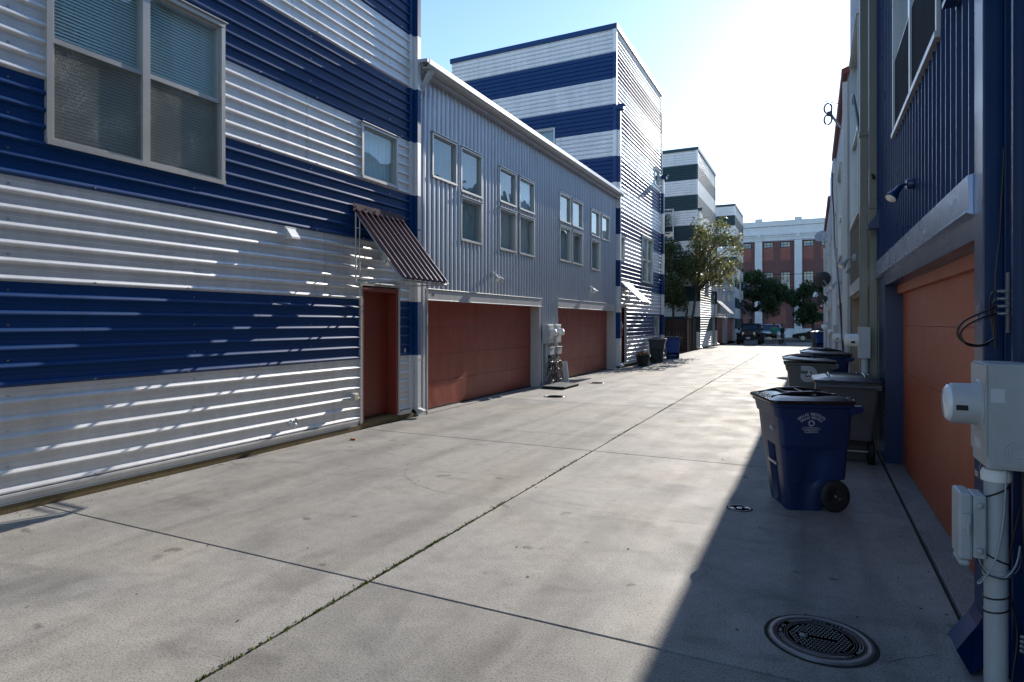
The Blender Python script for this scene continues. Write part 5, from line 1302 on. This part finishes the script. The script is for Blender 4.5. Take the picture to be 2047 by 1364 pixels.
# black off-road vehicle facing the camera (-y is its front)
jp = thing('off_road_car', 'black boxy off-road vehicle with round headlights parked facing us', 'car', (-4.85, 57.2, gz(57)))
mb = MB()
mb.box((-.78, -1.75, .78), (.78, 1.9, 1.08)); mb.loft([[Vector(p) for p in l] for l in (((-.66, -2.0, .72), (.66, -2.0, .72), (.66, -2.0, 1.12), (-.66, -2.0, 1.12)), ((-.74, -.65, .72), (.74, -.65, .72), (.74, -.65, 1.24), (-.74, -.65, 1.24)))])
mb.box((-.80, -.6, .6), (.80, 2.0, 1.22)); mb.box((-.70, -1.6, .55), (.70, 1.9, .80)); bo = mb.build('body', M['car_black'], jp, world=False, bevel=.03)
for s_ in (-1, 1):
    xs = sorted((s_ * .68, s_ * 1.0))
    for pl2 in ([(-2.05, .86), (-1.95, 1.0), (-1.1, 1.0), (-.9, .78), (-.95, .74), (-1.15, .92), (-1.9, .92), (-1.98, .82)], [(.95, .78), (1.1, .98), (1.95, .98), (2.05, .8), (1.95, .8), (1.85, .9), (1.2, .9), (1.05, .74)]):
        mb = MB(); mb.prism(pl2, 0, *xs); mb.build('fender', M['black'], bo, world=False, bevel=.01)
mb = MB(); mb.box((-.60, -2.03, .70), (.60, -2.001, 1.13)); gr_ = mb.build('grille', M['car_black'], jp, world=False, bevel=.02)
mb = MB()
for k in range(7): mb.box((-.24 + k * .08 - .022, -2.045, .80), (-.24 + k * .08 + .022, -2.031, 1.08))
mb.build('grille_slot', M['satin'], gr_, world=False)
for s_ in (-1, 1):
    mb = MB(); mb.lathe([(.105, 0), (.11, .03), (.10, .04)], (s_ * .44, -2.03, .97), (0, -1, 0), 24); h = mb.build('headlight', M['steel'], jp, world=False)
    mb = MB(); mb.lathe([(.095, .02), (.06, .045), (0, .05)], (s_ * .44, -2.03, .97), (0, -1, 0), 24); mb.build('lens', M['lens'], h, world=False)
    mb = MB(); mb.lathe([(.04, 0), (.035, .03)], (s_ * .5, -2.03, .78), (0, -1, 0), 14); mb.build('turn_signal', M['lens'], jp, world=False)
mb = MB(); mb.box((-.86, -2.28, .46), (.86, -2.08, .70)); mb.box((-.45, -2.30, .40), (.45, -2.1, .459)); mb.build('front_bumper', M['black'], jp, world=False, bevel=.02)
mb = MB(); mb.box((-.17, -2.31, .50), (.15, -2.285, .66)); pl_ = mb.build('licence_plate', M['white'], jp, world=False)
# windshield frame + glass + top
mb = MB()
for s_ in (-1, 1): mb.loft([[Vector((s_ * .72 - .04, -.68, 1.22)), Vector((s_ * .72 + .04, -.68, 1.22)), Vector((s_ * .72 + .04, -.60, 1.22)), Vector((s_ * .72 - .04, -.60, 1.22))], [Vector((s_ * .64 - .04, -.42, 1.70)), Vector((s_ * .64 + .04, -.42, 1.70)), Vector((s_ * .64 + .04, -.34, 1.70)), Vector((s_ * .64 - .04, -.34, 1.70))]])
mb.box((-.68, -.44, 1.68), (.68, -.34, 1.76)); mb.box((-.76, -.70, 1.20), (.76, -.62, 1.26))
mb.loft([[Vector(p) for p in l] for l in (((-.70, -.40, 1.70), (.70, -.40, 1.70), (.72, 1.95, 1.70), (-.72, 1.95, 1.70)), ((-.66, -.36, 1.80), (.66, -.36, 1.80), (.68, 1.9, 1.80), (-.68, 1.9, 1.80)))])
mb.box((-.76, 1.8, 1.2), (.76, 1.95, 1.7)); mb.box((-.76, .5, 1.2), (-.70, .6, 1.7)); mb.box((.70, .5, 1.2), (.76, .6, 1.7)); mb.build('hard_top', M['car_black'], jp, world=False, bevel=.02)
mb = MB(); mb.quad((-.68, -.64, 1.26), (.68, -.64, 1.26), (.61, -.40, 1.69), (-.61, -.40, 1.69)); mb.build('windshield', M['car_glass'], jp, world=False)
mb = MB(); mb.box((-.74, -.55, 1.22), (-.735, 1.8, 1.68)); mb.box((.735, -.55, 1.22), (.74, 1.8, 1.68)); mb.build('side_window', M['car_glass'], jp, world=False)
for s_ in (-1, 1):
    mb = MB(); mb.box((s_ * .92 - .09, -.52, 1.20), (s_ * .92 + .09, -.44, 1.40)); mb.tube([(s_ * .78, -.45, 1.22), (s_ * .9, -.46, 1.28)], .02, 6); mb.build('mirror', M['black'], jp, world=False, bevel=.02)
    for y in (-1.5, 1.5): wheel(jp, (s_ * .84, y, .42), .42, .27, s_, 'iron_rim')

# silver SUV behind
sv = thing('silver_car', 'silver sport utility vehicle parked behind the black off-road vehicle, seen from the front', 'car', (-3.55, 63.5, gz(63.5)))
mb = MB()
def sec(y, pts): return [Vector((x, y, z)) for x, z in pts] + [Vector((-x, y, z)) for x, z in pts[::-1]]
mb.loft([sec(-2.4, [(.80, .45), (.84, .9), (.70, 1.0)]), sec(-2.2, [(.93, .35), (.95, .98), (.78, 1.10)]), sec(-1.1, [(.97, .32), (.98, 1.06), (.80, 1.20)]), sec(2.2, [(.97, .32), (.98, 1.1), (.82, 1.2)]), sec(2.4, [(.9, .4), (.92, 1.0), (.8, 1.1)])])
mb.build('body', M['car_silver'], sv, world=False, bevel=.04)
mb = MB(); mb.loft([[Vector(p) for p in l] for l in (((-.86, -1.05, 1.15), (.86, -1.05, 1.15), (.88, 2.2, 1.15), (-.88, 2.2, 1.15)), ((-.68, -.25, 1.74), (.68, -.25, 1.74), (.70, 1.9, 1.74), (-.70, 1.9, 1.74)))]); mb.build('cabin_glass', M['car_glass'], sv, world=False, bevel=.03)
mb = MB(); mb.loft([[Vector(p) for p in l] for l in (((-.69, -.28, 1.741), (.69, -.28, 1.741), (.70, 1.95, 1.741), (-.70, 1.95, 1.741)), ((-.62, -.2, 1.80), (.62, -.2, 1.80), (.64, 1.9, 1.80), (-.64, 1.9, 1.80)))])
mb.build('roof', M['car_silver'], sv, world=False, bevel=.02)
mb = MB(); mb.box((-.42, -2.43, .62), (.42, -2.401, .92)); mb.build('grille', M['black'], sv, world=False)
mb = MB(); mb.box((-.85, -2.45, .40), (.85, -2.38, .52)); mb.build('bumper_trim', M['steel'], sv, world=False, bevel=.01)
for s_ in (-1, 1):
    mb = MB(); mb.box((s_ * .66 - .17, -2.41, .74), (s_ * .66 + .17, -2.3, .92)); mb.build('headlight', M['lens'], sv, world=False, bevel=.03)
    mb = MB(); mb.box((s_ * 1.05 - .1, -.9, 1.15), (s_ * 1.05 + .1, -.82, 1.3)); mb.build('mirror', M['black'], sv, world=False, bevel=.02)
    for y in (-1.5, 1.5): wheel(sv, (s_ * .86, y, .36), .36, .24, s_)
# black sedan crossing (front to the left, -x)
sx_, sy_ = .45, 73.6
sd_ = thing('black_sedan', 'black sedan on the street seen from the side with bright alloy wheels', 'car', (sx_, sy_, -.285))
prof = [(-2.42, .38), (-2.46, .58), (-2.38, .74), (-1.9, .86), (-1.15, .96), (-.45, 1.30), (.1, 1.43), (.7, 1.44), (1.3, 1.32), (2.0, 1.06), (2.4, 1.0), (2.46, .6), (2.40, .34), (1.78, .28), (1.72, .52), (1.42, .68), (1.1, .52), (1.04, .26), (-1.04, .26), (-1.10, .52), (-1.42, .68), (-1.74, .52), (-1.80, .28)]
mb = MB(); n = len(prof)
def shell(y, ins): return [Vector((x * (1 - ins * .02), y, z if z < .95 else .95 + (z - .95) * 1)) for x, z in prof]
def inset(y): 
    out = []
    for x, z in prof:
        k = max(0, (z - .92)) ; out.append(Vector((x, y * (1 - .32 * k), z)))
    return out
mb.loft([inset(-.9), inset(.9)]); mb.build('body', M['car_black'], sd_, world=False, bevel=.04)
mb = MB()
for s_ in (-1, 1):
    for q in ([(-.95, 1.0), (-.42, 1.26), (.0, 1.36), (.22, 1.37), (.22, 1.0)], [(.28, 1.0), (.28, 1.37), (.7, 1.36), (1.15, 1.25), (1.5, 1.05), (1.4, 1.0)]):
        mb.add([Vector((x, s_ * (.9 * (1 - .32 * (z - .92)) + .006), z)) for x, z in q], [tuple(range(len(q)))])
mb.build('side_window', M['car_glass'], sd_, world=False)
mb = MB(); mb.box((-2.44, -.85, .62), (-2.2, -.5, .72)); mb.box((-2.44, .5, .62), (-2.2, .85, .72)); mb.build('headlight', M['lens'], sd_, world=False)
for x in (-1.42, 1.42):
    for s_ in (-1, 1):
        c = Vector((x, s_ * .80, .33)); mb = MB(); mb.lathe([(.24, -.1), (.31, -.1), (.33, -.07), (.33, .07), (.31, .1), (.24, .1)], c, 'Y', 28, cap=False); wo = mb.build('wheel', M['black'], sd_, world=False)
        mb = MB(); mb.lathe([(.245, 0), (.235, s_ * .09)], c, 'Y', 24, cap=False)
        for k in range(5):
            a = 2 * PI * k / 5; u = Vector((math.cos(a), 0, math.sin(a))); v = Vector((-math.sin(a), 0, math.cos(a))); o = c + Vector((0, s_ * .10, 0)); mb.add([o + u * .02 - v * .04, o + u * .245 - v * .05, o + u * .245 + v * .05, o + u * .02 + v * .04], [(0, 1, 2, 3)])
        mb.build('rim', M['steel'], wo, world=False)
mb = MB(); mb.box((-.85, -.99, .98), (-.7, -.86, 1.1)); mb.build('mirror', M['car_black'], sd_, world=False, bevel=.02)

# ================================================================ people
def skinned(name, joints, edges, m, parent, levels=2, root=0):
    me = bpy.data.meshes.new(name); me.from_pydata([j[:3] for j in joints], edges, []); me.materials.append(m)
    o = bpy.data.objects.new(name, me); col.objects.link(o)
    if parent is not None: o.parent = parent
    s = o.modifiers.new('skin', 'SKIN'); s.use_smooth_shade = True
    for i, j in enumerate(joints):
        sv_ = me.skin_vertices[0].data[i]; r = j[3]; sv_.radius = r if isinstance(r, tuple) else (r, r); sv_.use_root = (i == root)
    u = o.modifiers.new('sub', 'SUBSURF'); u.levels = levels; u.render_levels = levels
    return o
def person(label, loc, rz, shirt, shorts, arms='folded', stout=1., stance=.0, hairm=None):
    t = thing('person', label, 'person', loc, rz); k = stout
    # -y is the way the person faces
    J = [(0, 0, .92, (.15 * k, .11 * k)), (0, 0, 1.12, (.14 * k, .11 * k)), (0, 0, 1.36, (.17 * k, .11 * k)), (0, 0, 1.46, .07), (0, -.01, 1.54, .052), (0, -.02, 1.60, .075), (0, -.02, 1.68, .088), (0, -.01, 1.76, .062)]
    E_ = [(i, i + 1) for i in range(7)]
    for s_ in (-1, 1):
        b = len(J)
        fwd = stance * s_
        J += [(s_ * .10, 0, .84, .088 * k), (s_ * .11, -.02 + fwd * .4, .48, .066), (s_ * .125, .01 + fwd, .32, .06), (s_ * .12, .02 + fwd, .10, .04), (s_ * .125, -.10 + fwd, .035, .036), (s_ * .13, -.17 + fwd, .025, .028)]
        E_ += [(0, b), (b, b + 1), (b + 1, b + 2), (b + 2, b + 3), (b + 3, b + 4), (b + 4, b + 5)]
        a = len(J)
        if arms == 'folded': pts = [(s_ * .20 * k, 0, 1.38, .052), (s_ * .27 * k, .02, 1.12, .042), (s_ * .12, -.22, 1.10, .032), (s_ * .03, -.25, 1.13, .026)]
        elif arms == 'up': pts = [(s_ * .20 * k, 0, 1.38, .050), (s_ * .25, -.12, 1.16, .04), (s_ * .12, -.30, 1.36, .03), (s_ * .08, -.30, 1.46, .026)]
        else: pts = [(s_ * .20 * k, 0, 1.38, .05), (s_ * .27 * k, .02, 1.10, .04), (s_ * .28 * k, -.06, .86, .03), (s_ * .28 * k, -.09, .78, .028)]
        J += pts; E_ += [(2, a), (a, a + 1), (a + 1, a + 2), (a + 2, a + 3)]
        h = pts[-1]
        for q in range(4):
            f = len(J); J.append((h[0] + (q - 1.5) * .018 * 1, h[1] - .02, h[2] - (.075 - .008 * abs(q - 1.2)) * (1 if arms == 'down' else -1), .0085)); E_.append((a + 3, f))
        f = len(J); J.append((h[0] - s_ * .045, h[1] - .02, h[2] - .02, .009)); E_.append((a + 3, f))
    bo = skinned('body', J, E_, M['skin'], t)
    sh = [(0, 0, .86, (.21 * k, .17 * k)), (0, 0, 1.10, (.20 * k, .165 * k)), (0, 0, 1.34, (.215 * k, .155 * k)), (0, 0, 1.46, (.09, .085))]
    ee = [(0, 1), (1, 2), (2, 3)]
    for s_ in (-1, 1):
        a = len(sh); e = [p for p in J if abs(p[0] - s_ * (.27 * k if arms != 'up' else .25)) < .02 and 1.0 < p[2] < 1.2][0]
        sh += [(s_ * .19 * k, 0, 1.37, .092), (s_ * .20 * k + (e[0] - s_ * .20 * k) * .6, e[1] * .6, 1.38 + (e[2] - 1.38) * .6, .085)]; ee += [(2, a), (a, a + 1)]
    skinned('shirt', sh, ee, shirt, t)
    st_ = [(0, 0, .92, (.19 * k, .15 * k)), (-.10, 0, .78, .13 * k), (-.115, -.01 - stance * .25, .52, .115), (.10, 0, .78, .13 * k), (.115, -.01 + stance * .25, .52, .115)]
    skinned('shorts', st_, [(0, 1), (1, 2), (0, 3), (3, 4)], shorts, t)
    skinned('hair', [(0, .02, 1.63, .075), (0, .012, 1.71, .092), (0, .0, 1.78, .065)], [(0, 1), (1, 2)], M['black'], t)
    for s_ in (-1, 1):
        mb = MB(); y = stance * s_; mb.loft([[Vector((s_ * .125 + x, y + yy, z)) for x, yy in ((-.045, .06), (.045, .06), (.05, -.12), (.025, -.21), (-.03, -.21), (-.05, -.12))] for z in (0, .03, .07)]); mb.build('shoe', M['white'] if arms == 'folded' else M['black'], t, world=False, bevel=.01)
        mb = MB(); mb.lathe([(.0, .0), (.009, .004), (.012, .012)], (s_ * .034, -.108, 1.69), (0, 1, 0), 8); mb.build('eye', M['dark'], bo, world=False)
    mb = MB(); mb.loft([[Vector(p) for p in ((-.015, -.095, 1.66), (.015, -.095, 1.66), (.015, -.09, 1.635), (-.015, -.09, 1.635))], [Vector(p) for p in ((-.004, -.122, 1.65), (.004, -.122, 1.65), (.006, -.12, 1.638), (-.006, -.12, 1.638))]]); mb.build('nose', M['skin'], bo, world=False)
    return t
person('person in a turquoise T-shirt and black shorts with back to us, arms folded in front', (-2.95, 56.6, gz(56.6)), R(172), mat('turquoise_cloth', (.03, .30, .24), .85), mat('black_cloth', (.01, .01, .012), .9), 'folded', 1.3)
person('person in a dark green T-shirt and grey shorts with raised hands, beside the turquoise-shirted one', (-2.35, 57.6, gz(57.6)), R(125), mat('dark_green_cloth', (.012, .05, .05), .85), mat('grey_cloth', (.12, .12, .13), .9), 'up', .95, .09)

# ================================================================ overhead wires across the street
for i, (z0, z1, y, r_, lab) in enumerate(((7.6, 7.9, 79, .03, 'lowest black utility wire across the far street'), (11.6, 12.2, 80, .02, 'second utility wire across the far street'), (13.3, 13.9, 80, .02, 'topmost utility wire across the far street'), (5.4, 4.6, 78, .018, 'thin slanting service wire in front of the far brick wall'))):
    pts = [Vector((-26 + k * 4, y, z0 + (z1 - z0) * k / 12 - .35 * (1 - ((k - 6) / 6) ** 2))) for k in range(13)]
    mb = MB(); mb.tube(pts, r_, 5); tag(mb.build('utility_wire', M['cable']), lab, 'wire', 'utility wires over the far street')
# neighbours beyond the street at both sides so the gaps are not empty
